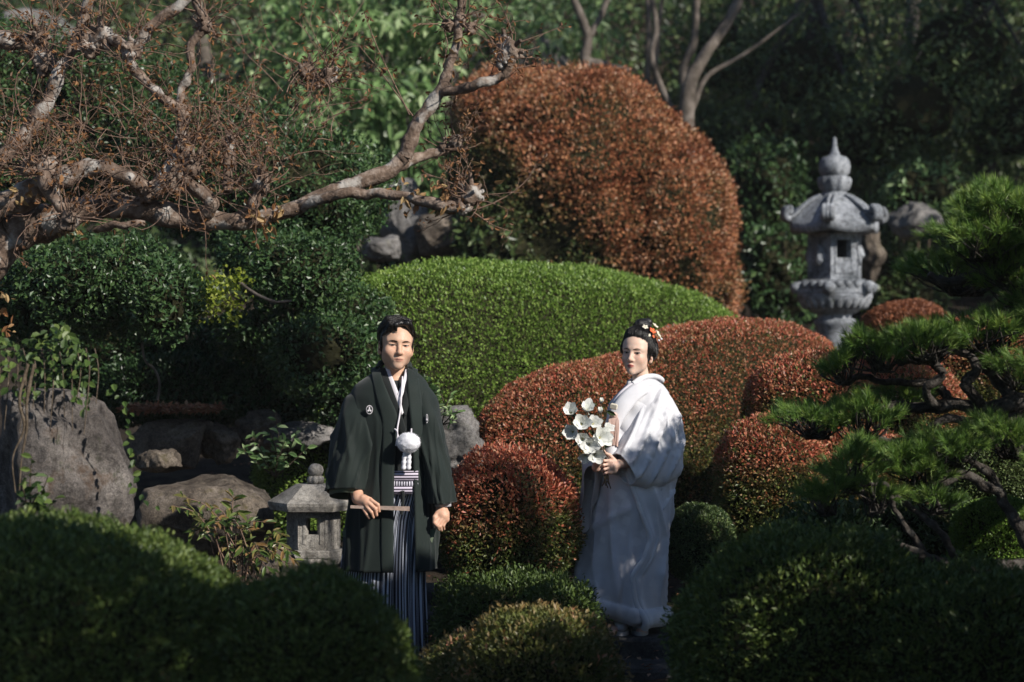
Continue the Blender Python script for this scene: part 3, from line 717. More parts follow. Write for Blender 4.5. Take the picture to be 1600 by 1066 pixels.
    def shoot(p, d, ln, r, lev=0):
        m = 5; P = [np.array(p)]; d = unit(np.array(d))
        bend = rng.normal(size=3) * .5 + np.array([0, 0, .12])
        for q in range(m):
            d = unit(d + bend * .35 + rng.normal(size=3) * .17); P.append(P[-1] + d * ln / m)
        tube(tw, P, np.linspace(r, r * .35, m + 1), 4, cap=False)
        tips.append((P[-1], d)); tips.append((P[3], d))
        if lev < 2:
            for q in range(rng.integers(1, 4) if lev == 0 else rng.integers(2, 5)):
                i = rng.integers(2, m + 1); shoot(P[i], d + rng.normal(size=3) * .55, ln * rng.uniform(.22, .45), r * .55, lev + 1)
    for (a, b, d, r) in burls:
        nn = 22 if a < 420 else 9
        if 470 < a < 520: nn = 14
        for q in range(nn):
            dd = rng.normal(size=3) * [.9, .5, .75] + np.array([.05, 0, .45])
            ln = rng.uniform(.12, .42) * (1 if a < 600 else .68); shoot(np.array(w(a, b, d)) + rng.normal(size=3) * .015, dd, ln, .0034)
    # free standing shoots all over the left mass
    for q in range(210):
        a = rng.uniform(-20, 520); b = rng.uniform(150, 330) if a < 420 else rng.uniform(140, 250)
        shoot(np.array(w(a, b, rng.uniform(-.25, .5))), rng.normal(size=3) * [.8, .4, .5] + [.1, 0, .7], rng.uniform(.15, .4), .0028)
    # a few long bare shoots at the right tips
    for pts in ([(735, 330, -.2), (770, 318, -.2), (805, 298, -.2), (828, 275, -.2), (838, 255, -.2)], [(740, 332, -.2), (770, 352, -.2), (800, 362, -.2)], [(655, 195, .1), (600, 120, .2), (560, 70, .2)],
                [(800, 70, 0), (830, 60, 0), (870, 45, 0)], [(738, 322, -.2), (720, 290, -.2), (690, 262, -.25)], [(640, 180, .1), (590, 75, .2), (570, 20, .2)], [(712, 224, .25), (735, 190, .25), (748, 170, .25)]):
        P_ = resample([w(*p) for p in pts], 9); tube(tw, P_, np.linspace(.004, .0015, 9), 5, cap=False)
        for q in range(3, 9): shoot(P_[q], rng.normal(size=3) + [0, 0, .4], .07, .0015, 1)
        tips.append((P_[-1], np.array([0, 0, 1.])))
    tw.build('twig', M['bark_twig'], root)
    T = np.array([t[0] for t in tips]); D = np.array([t[1] for t in tips])
    k = rng.random(len(T)) < .42
    T, D = T[k], D[k]
    ex = []                                    # papery leaf tufts left on the knuckles
    for a, b, d, c in ((690, 290, -.2, 16), (640, 312, -.15, 18), (700, 318, -.2, 14), (600, 300, -.1, 8), (408, 345, -.05, 26), (395, 325, -.05, 16), (440, 330, -.05, 18), (760, 278, -.2, 10), (720, 70, .1, 12), (75, 290, -.2, 16), (110, 355, -.2, 16), (0, 470, -.2, 12), (10, 500, -.2, 12), (40, 300, -.2, 14), (690, 95, .1, 10)):
        ex.append(np.array(w(a, b, d)) + rng.normal(size=(c, 3)) * .035)
    ex = np.concatenate(ex)
    P = np.concatenate([T, ex]); n = len(P)
    A = unit(np.concatenate([D, rng.normal(size=(len(ex), 3)) + [0, 0, -.6]]) + rdir(n) * .6 + [0, 0, -.3])
    Ls = np.concatenate([rng.uniform(.012, .034, len(T)), rng.uniform(.03, .06, len(ex))])
    rn = np.concatenate([rng.random(len(T)) * .6, rng.uniform(.4, 1, len(ex))])
    link('leaves', leaf_mesh('leaves', P, A, rdir(n), Ls, Ls * .5, [M['dry_leaf']], None, rn, shape='broad'), root)
myrtle()

# ------------------------------------------------------------ the pine at the right
def pine():
    Y0 = 11.0
    root = empty('pine_tree', tuple(base(1900, Y0)), 'layered pine with dark crooked branches at the right', 'tree')
    def w(a, b, dy=0): return at(a, b, Y0 + dy)
    mb = MB()
    limbs = [
        [(1960, 1120, 0, 60), (1900, 950, 0, 55), (1830, 800, 0, 50), (1790, 640, .1, 44), (1740, 480, .15, 36), (1700, 360, .2, 28), (1670, 310, .2, 14)],
        [(1850, 830, -.1, 28), (1700, 868, -.2, 18), (1600, 882, -.2, 12), (1500, 886, -.2, 10), (1450, 872, -.25, 8), (1408, 852, -.3, 6), (1350, 830, -.3, 4)],
        [(1800, 650, .1, 30), (1680, 635, .1, 20), (1590, 632, .1, 14), (1540, 640, .1, 12), (1490, 630, .1, 10), (1440, 640, .1, 9), (1395, 636, .1, 7), (1340, 650, .1, 5)],
        [(1590, 632, .1, 12), (1560, 600, .15, 10), (1540, 570, .15, 9), (1555, 545, .15, 8), (1530, 520, .15, 6)],
        [(1540, 640, .1, 10), (1510, 600, .05, 9), (1525, 570, .05, 8), (1490, 548, .05, 6), (1450, 545, .05, 5)],
        [(1470, 640, .1, 8), (1450, 610, 0, 7), (1470, 585, 0, 7), (1440, 560, 0, 6), (1400, 565, 0, 5)],
        [(1490, 630, .1, 8), (1455, 600, .15, 7), (1400, 600, .15, 6), (1360, 590, .15, 5), (1330, 595, .15, 4)],
        [(1620, 872, -.2, 11), (1580, 800, -.15, 9), (1560, 770, -.15, 8), (1540, 730, -.15, 7), (1500, 715, -.15, 5)],
        [(1560, 770, -.15, 9), (1510, 745, -.2, 8), (1470, 760, -.2, 7), (1420, 770, -.2, 5), (1380, 775, -.2, 4)],
        [(1500, 886, -.2, 7), (1470, 830, -.25, 6), (1440, 800, -.25, 5), (1400, 775, -.25, 4)],
        [(1450, 870, -.25, 6), (1400, 800, -.3, 4), (1385, 760, -.3, 4), (1340, 760, -.3, 3)],
        [(1740, 480, .15, 26), (1660, 440, .2, 16), (1600, 430, .2, 12), (1540, 425, .2, 10), (1490, 440, .2, 8), (1450, 430, .2, 6)],
        [(1700, 360, .2, 18), (1640, 345, .2, 13), (1580, 340, .2, 10), (1520, 350, .2, 7)],
        [(1700, 400, .1, 14), (1740, 350, -.2, 9), (1776, 312, -.42, 5)],
        [(1790, 640, .1, 26), (1900, 560, -.6, 22), (2020, 520, -1.2, 18)],
        [(1830, 780, .1, 26), (1950, 700, -.8, 22), (2100, 660, -1.8, 16)],
        [(1600, 640, .1, 11), (1540, 670, .05, 9), (1480, 655, .05, 7), (1420, 690, .05, 5), (1370, 680, .05, 4)]]
    for i, L in enumerate(limbs):
        P_, R_ = resample([w(a, b, d) for a, b, d, r in L], 8 * len(L), [r * Y0 / FPX for *_, r in L])
        P_ = P_ + .012 * np.stack([noise3(P_ + q * 5, .16, q) for q in range(3)], -1) * (R_[:, None] < .05)
        tube(mb, P_, R_, 9, lump=.28, seed=i)
    # pads: px, py, dy, half width px, half height px, half depth m, tufts
    pads = [(1570, 332, .2, 100, 42, .4, 200), (1530, 372, .1, 90, 28, .35, 120), (1500, 425, .5, 115, 30, .4, 120),
            (1530, 520, .1, 110, 26, .35, 140), (1440, 535, 0, 80, 26, .3, 120), (1370, 555, 0, 60, 20, .25, 80), (1315, 575, .05, 40, 20, .2, 55), (1590, 580, 0, 60, 22, .3, 55),
            (1270, 655, .1, 75, 24, .3, 100), (1350, 655, .0, 70, 22, .25, 85), (1410, 620, .3, 60, 14, .25, 40),
            (1480, 700, -.1, 75, 26, .3, 100), (1570, 680, -.1, 60, 28, .3, 85), (1430, 735, -.15, 60, 18, .25, 70),
            (1330, 735, -.25, 55, 24, .25, 90), (1290, 775, -.3, 45, 22, .2, 55), (1365, 775, -.25, 45, 20, .2, 60), (1400, 715, -.2, 50, 18, .2, 60), (1460, 780, -.2, 45, 16, .2, 40),
            (1590, 340, .1, 105, 40, .3, 200), (1640, 372, .1, 80, 34, .3, 150), (1776, 288, -.45, 62, 40, .25, 150), (1660, 480, .1, 100, 40, .3, 180), (1700, 480, .1, 110, 46, .3, 220), (1780, 480, .1, 100, 50, .3, 190), (1740, 520, .05, 110, 40, .4, 190), (1560, 400, .15, 90, 30, .3, 130), (1600, 440, .25, 100, 34, .35, 130), (1680, 440, .1, 110, 36, .4, 140), (1680, 560, -.3, 100, 30, .4, 110), (1700, 720, -.4, 100, 30, .4, 110), (1760, 420, 0, 110, 34, .4, 110), (1850, 600, -1.2, 110, 32, .45, 120), (2020, 560, -1.8, 130, 34, .5, 130), (1960, 720, -2.2, 120, 30, .5, 120), (2150, 690, -2.6, 120, 30, .5, 110)]  # pads past the right edge are added to shade robe and shrubs
    NP = []; NA = []; NL = []; NR = []
    for (a, b, d, hw, hh, hd, nt) in pads:
        c = np.array(w(a, b, d)); sx = hw * Y0 / FPX; sz = hh * Y0 / FPX
        for q in range(int(nt * 1.35)):
            u = rdir(1)[0]; u[2] = abs(u[2]) if rng.random() < .8 else u[2] * .5
            k = rng.random() ** .4
            p = c + u * [sx, hd, sz] * k + np.array([0, 0, .05 * noise3(np.array([[a + u[0] * hw, 0, 0.]]) * .01, .5)[0]])
            ax = unit(u * [1.25, 1.1, .55] + np.array([0, 0, .75]) + rng.normal(size=3) * .3)
            m = 42; ln = rng.uniform(.042, .068)
            dirs = unit(ax + rng.normal(size=(m, 3)) * .42)
            NP.append(p + ax * rng.uniform(-.025, .02, (m, 1))); NA.append(dirs); NL.append(np.full(m, ln) * rng.uniform(.7, 1.1, m))
            NR.append(np.clip(rng.normal(rng.uniform(.25, .75), .14, m), 0, 1))
            if q % 3 == 0 and a < 1640:
                s = c + np.array([(rng.random() - .3) * sx * .5, 0, -sz * 1.3]); mid = (s + p) / 2 + rng.normal(size=3) * .02 - np.array([0, 0, .01])
                tube(mb, resample([s, mid, p], 6), np.linspace(.006, .0025, 6), 4, cap=False)
    mb.build('trunk', M['bark_pine'], root)
    P = np.concatenate(NP); A = np.concatenate(NA); L = np.concatenate(NL); n = len(P)
    link('crown', leaf_mesh('crown', P, A, unit(np.array([0, -1, .3]) + rdir(n) * .8), L, .0029, [M['pine_needle']], None, np.concatenate(NR), shape='needle'), root)
pine()

# ------------------------------------------------------------ leafy plants by the boulders (each leaf a piece of its own)
_leafmesh = {}
def one_leaf(key, L, Wd, mat, v):
    k = (key, v)
    if k not in _leafmesh:
        n = np.array([[0, 0, 1.]]); 
        _leafmesh[k] = leaf_mesh(key + '_leaf', np.zeros((1, 3)), np.array([[0, 1., 0]]), n, L, Wd, [mat], None, np.array([v / 7]), shape='broad')
    return _leafmesh[k]
def put_leaf(key, L, Wd, mat, p, a, nrm, s, root, v=None):
    me = one_leaf(key, L, Wd, mat, rng.integers(0, 8) if v is None else v)
    y = Vector(a).normalized(); z = Vector(nrm); x = y.cross(z).normalized(); z = x.cross(y)
    m = Matrix((x, y, z)).transposed().to_4x4(); m.translation = Vector(p); m = m @ Matrix.Scale(s, 4)
    o = bpy.data.objects.new('leaf', me); COL.objects.link(o); o.parent = root
    o.matrix_local = mat_of(root).inverted() @ m
    return o
def nandina():
    b0 = at(372, 905, 11.7)
    root = empty('nandina', tuple(b0), 'nandina with drooping green and copper leaves in front of the rounded boulder', 'plant')
    mb = MB(); nl = 0
    fronds = [(300, 800), (285, 775), (330, 790), (350, 812), (372, 800), (392, 830), (415, 815), (440, 835), (455, 862), (430, 870), (405, 862), (380, 858), (350, 850), (320, 835), (300, 830), (420, 890), (445, 880), (395, 885), (360, 875), (335, 815), (312, 812), (365, 775), (270, 790), (460, 875)]
    for (fx, fy) in fronds:
        dy = rng.uniform(-.3, .15); tip = np.array(at(fx, fy, 11.6 + dy)); s = np.array(b0) + rng.normal(size=3) * [.06, .06, 0]
        mid = s * .45 + tip * .55 + np.array([0, 0, .10]); P = resample([s, mid, tip], 12)
        tube(mb, P, np.linspace(.004, .0015, 12), 5, cap=False)
        for q in range(11):
            i = 5 + (q * 7) // 11; side = 1 if q % 2 else -1
            t = unit(P[min(i + 1, 11)] - P[i - 1]); lat = unit(np.cross(t, [0, -.4, 1.])) * side
            a = unit(lat * .8 + t * .7 + np.array([0, -.2, -.35]) + rng.normal(size=3) * .25)
            if nl < 300: put_leaf('nandina', .062, .02, M['nandina'], P[i], a, unit(np.array([.2, -.5, .8]) + rng.normal(size=3) * .35), rng.uniform(.75, 1.3), root); nl += 1
    mb.build('stem', M['bark_twig'], root)
nandina()
def sprout(label, name, b0, tips, n, L, Wd, mat, cat='plant', jit=.3, grp=None):
    root = empty(name, tuple(b0), label, cat)
    mb = MB(); cnt = 0
    for tip in tips:
        tip = np.array(tip); s = np.array(b0); P = resample([s, (s + tip) / 2 + rng.normal(size=3) * .02, tip], 10)
        tube(mb, P, np.linspace(.005, .002, 10), 5, cap=False)
        for q in range(n):
            i = 3 + (q * 7) // n; a = rdir(1)[0] * [1, .6, .5] + np.array([0, -.3, .25])
            put_leaf(name, L, Wd, mat, P[min(i, 9)], a, unit(np.array([.2, -.6, .7]) + rng.normal(size=3) * jit), rng.uniform(.7, 1.25), root)
    mb.build('stem', M['twig'], root)
sprout('glossy green sprout growing against the tall boulder', 'sprout', at(50, 815, 10.1), [at(50, 715, 10.05), at(75, 745, 10.0), at(35, 760, 10.0), at(85, 780, 10.0), at(60, 770, 9.95)], 9, .055, .03, M['ivy'])
sprout('small leafy sapling among the shaded rocks left of the man', 'sapling', at(430, 745, 13.6), [at(a, b, 13.5) for a, b in ((430, 645), (395, 680), (465, 670), (380, 700), (480, 700), (445, 690), (410, 715), (420, 670))], 12, .055, .026, M['bright_leaf'])
sprout('feathery green plant beside the shaded rock at the shoulder of the man', 'fern', at(690, 665, 13.7), [at(a, b, 13.6) for a, b in ((685, 600), (705, 612), (715, 640), (680, 625), (700, 640))], 12, .045, .014, M['bright_leaf'])
def ivy():
    root = empty('ivy', tuple(at(60, 590, 10.7)), 'ivy spilling over the top of the tall boulder', 'ivy')
    for q in range(280):
        a = rng.uniform(-30, 142); top = 520 + 18 * math.sin(a * .05) + (20 if a > 110 else 0)
        b = top + rng.random() ** 1.4 * (95 if 20 < a < 140 else 75)
        p = at(a, b, 10.45 + rng.uniform(-.12, .2) + (b - 560) * -.001)
        put_leaf('ivy', .05, .036, M['ivy'], p, unit(np.array([rng.normal() * .8, -.5, -.5 + rng.normal() * .5])), unit(np.array([.1, -.8, .5]) + rng.normal(size=3) * .35), rng.uniform(.5, 1.0), root)
    mb = MB()
    for a in range(-20, 150, 14):
        P = resample([at(a, 545, 10.6), at(a + 6, 580, 10.42), at(a + rng.uniform(-8, 14), 640 + rng.uniform(-20, 40), 10.33)], 9); tube(mb, P, np.linspace(.004, .002, 9), 4, cap=False)
    
    for q in range(2): P = resample([at(44 + q * 9, 570, 10.33), at(30 + q * 12, 625, 10.26), at(38 + q * 4, 668, 10.24), at(20 + q * 14, 715, 10.22), at(24 + q * 6, 770, 10.2)], 18); tube(mb, P, np.linspace(.009, .003, 18), 5, lump=.4)
    mb.build('vine', M['twig'], root)
    for c in range(22):
        t = c / 22; p = at(185 + 45 * t + rng.normal() * 6, 600 + 200 * t, 10.4); put_leaf('ivy', .05, .036, M['ivy'], p, unit(np.array([rng.normal(), -.5, -.6])), unit(np.array([.3, -.8, .4]) + rng.normal(size=3) * .3), rng.uniform(.5, .9), root)
ivy()
def vine():
    mb = MB(); P = resample([at(222, 535, 13.6), at(226, 562, 13.6), at(242, 578, 13.6), at(249, 600, 13.6), at(246, 625, 13.6)], 16); tube(mb, P, .008, 6, lump=.2)
    o = mb.build('hanging_branch', M['bark_grey'], None); tag(o, 'crooked thin pale branch hanging in the dark left of the man', 'branch')
    mb = MB(); P = resample([at(375, 442, 14.0), at(400, 460, 13.9), at(430, 472, 13.9), at(455, 470, 13.9)], 14); tube(mb, P, np.linspace(.013, .007, 14), 6, lump=.2)
    o = mb.build('dead_branch', M['bark_grey'], None); tag(o, 'pale dead branch poking out among the glossy shrub lobes', 'branch')
vine()
def litter():
    n = 1500
    a = rng.uniform(195, 340, n); c = np.array([at(x, 0, 14.2)[0] for x in a]); y = rng.uniform(13.95, 14.45, n)
    P = np.stack([c, y, np.full(n, at(262, 640, 14.2).z) + rng.random(n) * .03 - .01], -1)
    m = 3500
    x2 = rng.uniform(-2.3, 3, m); y2 = rng.uniform(11.5, 21, m)
    P = np.concatenate([P, np.stack([x2, y2, ground_z(x2, y2) + .03 + rng.random(m) * .03], -1)]); n = len(P)
    o = link('fallen_leaves', leaf_mesh('fallen_leaves', P, unit(rdir(n) * [1, 1, .3]), unit(np.array([0, 0, 1.]) + rdir(n) * .5), .04, .022, [M['litter']]))
    tag(o, kind='stuff')
litter()

# ------------------------------------------------------------ unseen hedge and trees, added to cast shade into the view
def shade_hedge():
    """unseen hedge added right of the camera; top and gaps shaped for its shade"""
    yy = np.array([4.6, 5.4, 5.59, 5.69, 5.74, 5.84, 6.0, 6.4, 7.0, 7.85, 8.4, 8.6, 8.75, 9.0]); top = np.array([4.2, 4.15, 4.04, 3.82, 3.66, 3.28, 3.15, 3.4, 3.65, 3.85, 3.88, 3.85, 2.9, 1.6])  # top line of the added hedge follows the wanted shadow edge
    n = 62000; y = rng.uniform(4.55, 9.0, n); t = np.interp(y, yy, top) + .05 * noise3(np.stack([y, y * 0, y * 0], -1), .5, 1)
    hgt = rng.random(n); xl = 1.46 + .64 * (y - 5.24)
    u = rng.random(n); z = np.where(u < .8, hgt * t, t - .03); off = np.where(u < .4, .04, np.where(u < .8, .72, rng.random(n) * .72)) + rng.normal(size=n) * .03
    P = np.stack([xl + off * .84, y - off * .54, z + gz(1, 5) * 0], -1)
    tt = (1.46 + .64 * (P[:, 1] - 5.24) - P[:, 0]) / (sdir[0] - .64 * sdir[1]); y = P[:, 1] + sdir[1] * tt; z = P[:, 2] + sdir[2] * tt      # lines of light through the gaps
    gap = (((y - 6.3) / .10) ** 2 + ((z - 2.68) / .14) ** 2 < 1) | (((y - 7.72) / .42) ** 2 + ((z - 2.95) / .24) ** 2 < .65 + .8 * noise3(np.stack([y, z, y * 0], -1), .22, 2)) | (((y - 7.85) / .35) ** 2 + ((z - 2.3) / .3) ** 2 < .35 + .9 * noise3(np.stack([y, z, y * 0], -1), .2, 1))
    gap |= P[:, 0] < P[:, 1] * .2118 + .16
    P = P[~gap]; n = len(P)
    A = unit(rdir(n) + [0, -.2, .3])
    root = empty('unseen_hedge', (2.9, 7, gz(2.9, 7)), 'unseen tall evergreen hedge added outside the right side to shade the foreground', 'hedge')
    link('foliage', leaf_mesh('foliage', P, A, rdir(n), .10 * rng.uniform(.7, 1.3, n), .055, [M['forest_leaf']], shape='kite'), root)
    mb = MB()
    for y0 in np.arange(4.8, 9, .45):
        x0 = 1.46 + .64 * (y0 - 5.24) + .3; tube(mb, resample([(x0, y0 - .2, -.3), (x0 + .05, y0 - .15, 1.4), (x0, y0 - .2, float(np.interp(y0, yy, top)) - .4)], 10), np.linspace(.035, .012, 10), 6)
    mb.build('stem', M['bark_grey'], root)
shade_hedge()
def hx(y): return 1.46 + .64 * (y - 5.24)
for lab, yh, z_, r, hgt in (('unseen small round evergreen added outside the right edge to shade the red hedge', 11.25, 4.1, (.3, .3, .28), 3.4),
                       ('unseen high crowned evergreen added outside the right edge to shade the ledge rocks', 9.1, 6.15, (.42, .42, .3), 5.6)):
    x_ = hx(yh); g_ = gz(x_, yh)
    tree('added_shade_tree', lab, ([Vector((x_ - .05, yh, g_ - .1)), Vector((x_ - .05, yh - .05, (g_ + z_) / 2)), Vector((x_, yh, z_))],   .05, .03), [Blob((x_, yh, z_), r, 2.6, .06, .35, 1)], .07, .035, M['forest_leaf'], 170, 24, .055, M['bark_grey'], core=.8, limbs=5)  # added crowns, set on the sun's path to shade those spots
tree('added_evergreen', 'unseen tall evergreen added beyond the right edge to shade the woodland', ([Vector((9.6, 20, 1)), Vector((9.6, 20, 5)), Vector((9.7, 20, 10))], .25, .12),
     [Blob((9.3, 19.5, 9.6), (2.3, 1.8, 2.4), 2.1, .2, 1.0), Blob((9.8, 20, 6.5), (1.9, 1.7, 1.8), 2.1, .2, 1, 2)], .2, .11, M['forest_leaf'], 620, 14, .25, M['bark_grey'], core=.3)  # put in out of view to darken the woodland
# ------------------------------------------------------------ stone lanterns
M['granite_skylit'] = stone_mat('granite_skylit', (.23, .247, .272), (.08, .09, .10), (.38, .40, .43), 5, [(.58, .68, (.13, .135, .14), 4), (.62, .7, (.07, .085, .05), 7)], .35, 120)  # bluish skylit shade of the lantern put into the stone colour
M['granite_warm'] = stone_mat('granite_warm', (.27, .255, .23), (.15, .14, .125), (.40, .38, .345), 7, [(.58, .68, (.13, .12, .10), 8)], .4, 220)
M['soot'] = plain('soot', (.02, .02, .02), .95, .05)
def hexpt(r, k, rot): a = rot + k * math.pi / 3; return np.array([math.cos(a) * r, math.sin(a) * r, 0])
def slab(mb, a, b, z0, z1, t, m=0):
    """upright slab from a to b (plan points), thickness t towards the lantern's axis"""
    a = np.asarray(a, float)[:2]; b = np.asarray(b, float)[:2]; d = b - a; L = np.linalg.norm(d); d = d / L
    n = -unit(((a + b) / 2)[None])[0]
    P = []
    for z in (z0, z1):
        for q in (a, b, b + n * t, a + n * t): P.append((*q, z))
    mb.add(P, [(3, 2, 1, 0), (4, 5, 6, 7), (0, 1, 5, 4), (1, 2, 6, 5), (2, 3, 7, 6), (3, 0, 4, 7)], m)
def hex_roof(mb, r0, r1, z0, z1, th, curl, rot, pw=1.6):
    """six sided roof: r0 top radius at z1, r1 eave radius at z0, corners turned up by curl"""
    na = 72; a = np.linspace(0, 2 * np.pi, na, endpoint=False)
    loc = np.abs(((a + math.pi / 6) % (math.pi / 3)) - math.pi / 6)          # 0 at a corner
    hexr = math.cos(math.pi / 6) / np.cos(math.pi / 6 - loc)
    cor = np.clip(1 - loc / (math.pi / 6), 0, 1) ** 2.2
    rows = []
    for t in np.linspace(0, 1, 9):
        r = r0 + (r1 - r0) * t; z = z1 - (z1 - z0) * t ** pw
        rows.append(np.stack([np.cos(a + rot) * r * hexr, np.sin(a + rot) * r * hexr, z + curl * cor * t ** 3], -1))
    for (t, dz) in ((1.0, -th), (.55, -th * .8)):
        r = r0 + (r1 - r0) * t
        rows.append(np.stack([np.cos(a + rot) * r * hexr, np.sin(a + rot) * r * hexr, z0 + dz + curl * .8 * cor * t ** 3], -1))
    V = np.concatenate(rows); n = len(rows); i = np.arange(n - 1)[:, None] * na; j = np.arange(na)[None]; k = (j + 1) % na
    mb.add(V, np.stack([i + k, i + j, i + na + j, i + na + k], -1).reshape(-1, 4))

def tall_lantern():
    Y = 20.0; S = Y / FPX; z = lambda py: CAMZ - (py - 533) * S
    x0 = (1304 - 800) * S; rot = math.radians(-105)
    root = empty('stone_lantern', (x0, Y, z(620)), 'tall weathered stone lantern with curled roof corners on the slope', 'lantern')
    c = (x0, Y, 0); m = M['granite_skylit']
    mb = MB(); lathe(mb, c, [(.24, z(640)), (.24, z(615)), (.17, z(600)), (.145, z(560)), (.14, z(530)), (.145, z(512)), (.175, z(507)), (.175, z(500)), (.14, z(497)), (.15, z(490)), (.2, z(486))], 28); mb.build('shaft', m, root)
    # lotus bowl
    mb = MB(); lathe(mb, c, [(.17, z(490)), (.22, z(484)), (.285, z(474)), (.315, z(464)), (.31, z(460))], 48); mb.build('lotus_bowl', m, root)
    u, f = ico(2)
    for k in range(24):
        a = k * math.pi / 12; mb = MB(); q = u * [.030, .018, .055]
        q = np.stack([q[:, 0], q[:, 1] - .5 * q[:, 2], q[:, 2]], -1)
        ca, sa = math.cos(a + math.pi / 2), math.sin(a + math.pi / 2)
        q = np.stack([q[:, 0] * ca - q[:, 1] * sa, q[:, 0] * sa + q[:, 1] * ca, q[:, 2]], -1) + [x0 + .277 * math.cos(a), Y + .277 * math.sin(a), z(474)]
        mb.add(q, f); mb.build('lotus_petal', m, root)
    mb = MB()
    lathe(mb, c, [(.33, z(463)), (.345, z(458)), (.345, z(447)), (.31, z(442)), (.275, z(437))], 6, rot=rot)
    pl = mb.build('platform', m, root, smooth=False)
    mb = MB()
    for k in range(6):        # carved frieze leaves and corner knobs on the platform
        p = hexpt(.335, k, rot); r_ = u * [.05, .05, .055] * (1 + .25 * noise3(u, .8, k)[:, None]); mb.add(r_ + p + [x0, Y, z(450)], f)
        for q in (.25, .5, .75):
            p = hexpt(.33, k, rot) * (1 - q) + hexpt(.33, k + 1, rot) * q; mb.add(u * [.042, .042, .04] * (1 + .3 * noise3(u, .7, k + 1)[:, None]) + p * .95 + [x0, Y, z(446)], f)
    mb.build('carving', m, root)
    # fire box
    R = .232; zb, zt = z(438), z(364)
    fb = MB()
    for k in range(6):
        a = hexpt(R, k, rot) + [0, 0, 0]; b = hexpt(R, k + 1, rot); w = lambda t: a * (1 - t) + b * t
        if k == 0:      # the open face (towards the camera, a little to the right)
            pass
    for k in range(6):
        a = hexpt(R, k, rot); b = hexpt(R, k + 1, rot); lp = lambda t, s=1.0: (a * (1 - t) + b * t) * s
        zz = lambda py: z(py)
        if k in (0, 3):
            slab(fb, lp(0), lp(.22), zb, zt, .05); slab(fb, lp(.76), lp(1), zb, zt, .05)
            slab(fb, lp(.22), lp(.76), z(376), zt, .05); slab(fb, lp(.22), lp(.76), zb, z(404), .05)
            for t0, t1, p0, p1 in ((.16, .22, 424, 372), (.76, .82, 424, 372)): slab(fb, lp(t0, 1.03), lp(t1, 1.03), z(p0), z(p1), .012)
            slab(fb, lp(.16, 1.03), lp(.82, 1.03), z(376), z(372), .012); slab(fb, lp(.16, 1.04), lp(.82, 1.04), z(428), z(423), .02)
        else:
            slab(fb, lp(0), lp(1), zb, zt, .05)
            for t0, t1, p0, p1 in ((0, .1, 438, 364), (.9, 1, 438, 364)): slab(fb, lp(t0, 1.03), lp(t1, 1.03), z(p0), z(p1), .012)
            slab(fb, lp(.1, 1.03), lp(.9, 1.03), z(372), z(366), .012); slab(fb, lp(.1, 1.03), lp(.9, 1.03), z(436), z(428), .012)
            q = u * [.05, .05, .085] * (1 + .4 * noise3(u, .6, k)[:, None]); fb.add(q + lp(.5, .955) + [0, 0, z(400)], f)
    fb.V = [v + [x0, Y, 0] for v in fb.V]
    fb.build('fire_box', m, root, smooth=False)
    mb = MB(); hex_roof(mb, .12, .40, z(352), z(306), .075, .045, rot, 1.35); mb.V = [v + [x0, Y, 0] for v in mb.V]
    rf = mb.build('roof', m, root)
    for k in range(6):
        ang = rot + k * math.pi / 3; d = np.array([math.cos(ang), math.sin(ang), 0]); t = np.array([-d[1], d[0], 0])
        mb = MB()
        pts = [d * .13 + [0, 0, z(308)], d * .22 + [0, 0, z(317)], d * .31 + [0, 0, z(330)], d * .385 + [0, 0, z(343)], d * .43 + [0, 0, z(339)]]
        for s in (-.022, .022): tube(mb, resample([p + t * s + [x0, Y, .012] for p in pts], 14), .016, 8)
        spiral = [d * (.405 + .062 * (1 - q * .12) * math.cos(-1.57 + q * .62) * (1 - q / 12)) + np.array([0, 0, z(333) + .062 * (1 - q / 12) * math.sin(-1.57 + q * .62)]) for q in range(10)]
        P_ = resample([p + [x0, Y, 0] for p in spiral], 26)
        for s in (-.03, 0, .03): tube(mb, P_ + t * s, np.linspace(.03, .024, 26), 8)
        mb.build('roof_scroll', m, rf)
    fl = lambda a, i: 1 + (.05 * np.cos(a * 10) if 1 <= i <= 4 else 0)
    mb = MB(); lathe(mb, c, [(.13, z(310)), (.115, z(304)), (.095, z(300)), (.10, z(298))], 28); mb.build('neck', m, root)
    mb = MB(); lathe(mb, c, [(.09, z(301)), (.115, z(297)), (.134, z(288)), (.137, z(281)), (.125, z(277)), (.10, z(275))], 60, flute=fl); mb.build('lotus_ring', m, root)
    mb = MB(); lathe(mb, c, [(.10, z(276)), (.128, z(270)), (.133, z(261)), (.125, z(252)), (.10, z(246)), (.05, z(243)), (.036, z(238)), (.024, z(230)), (.018, z(222)), (.019, z(217)), (.008, z(214))], 28); mb.build('finial', m, root)
tall_lantern()

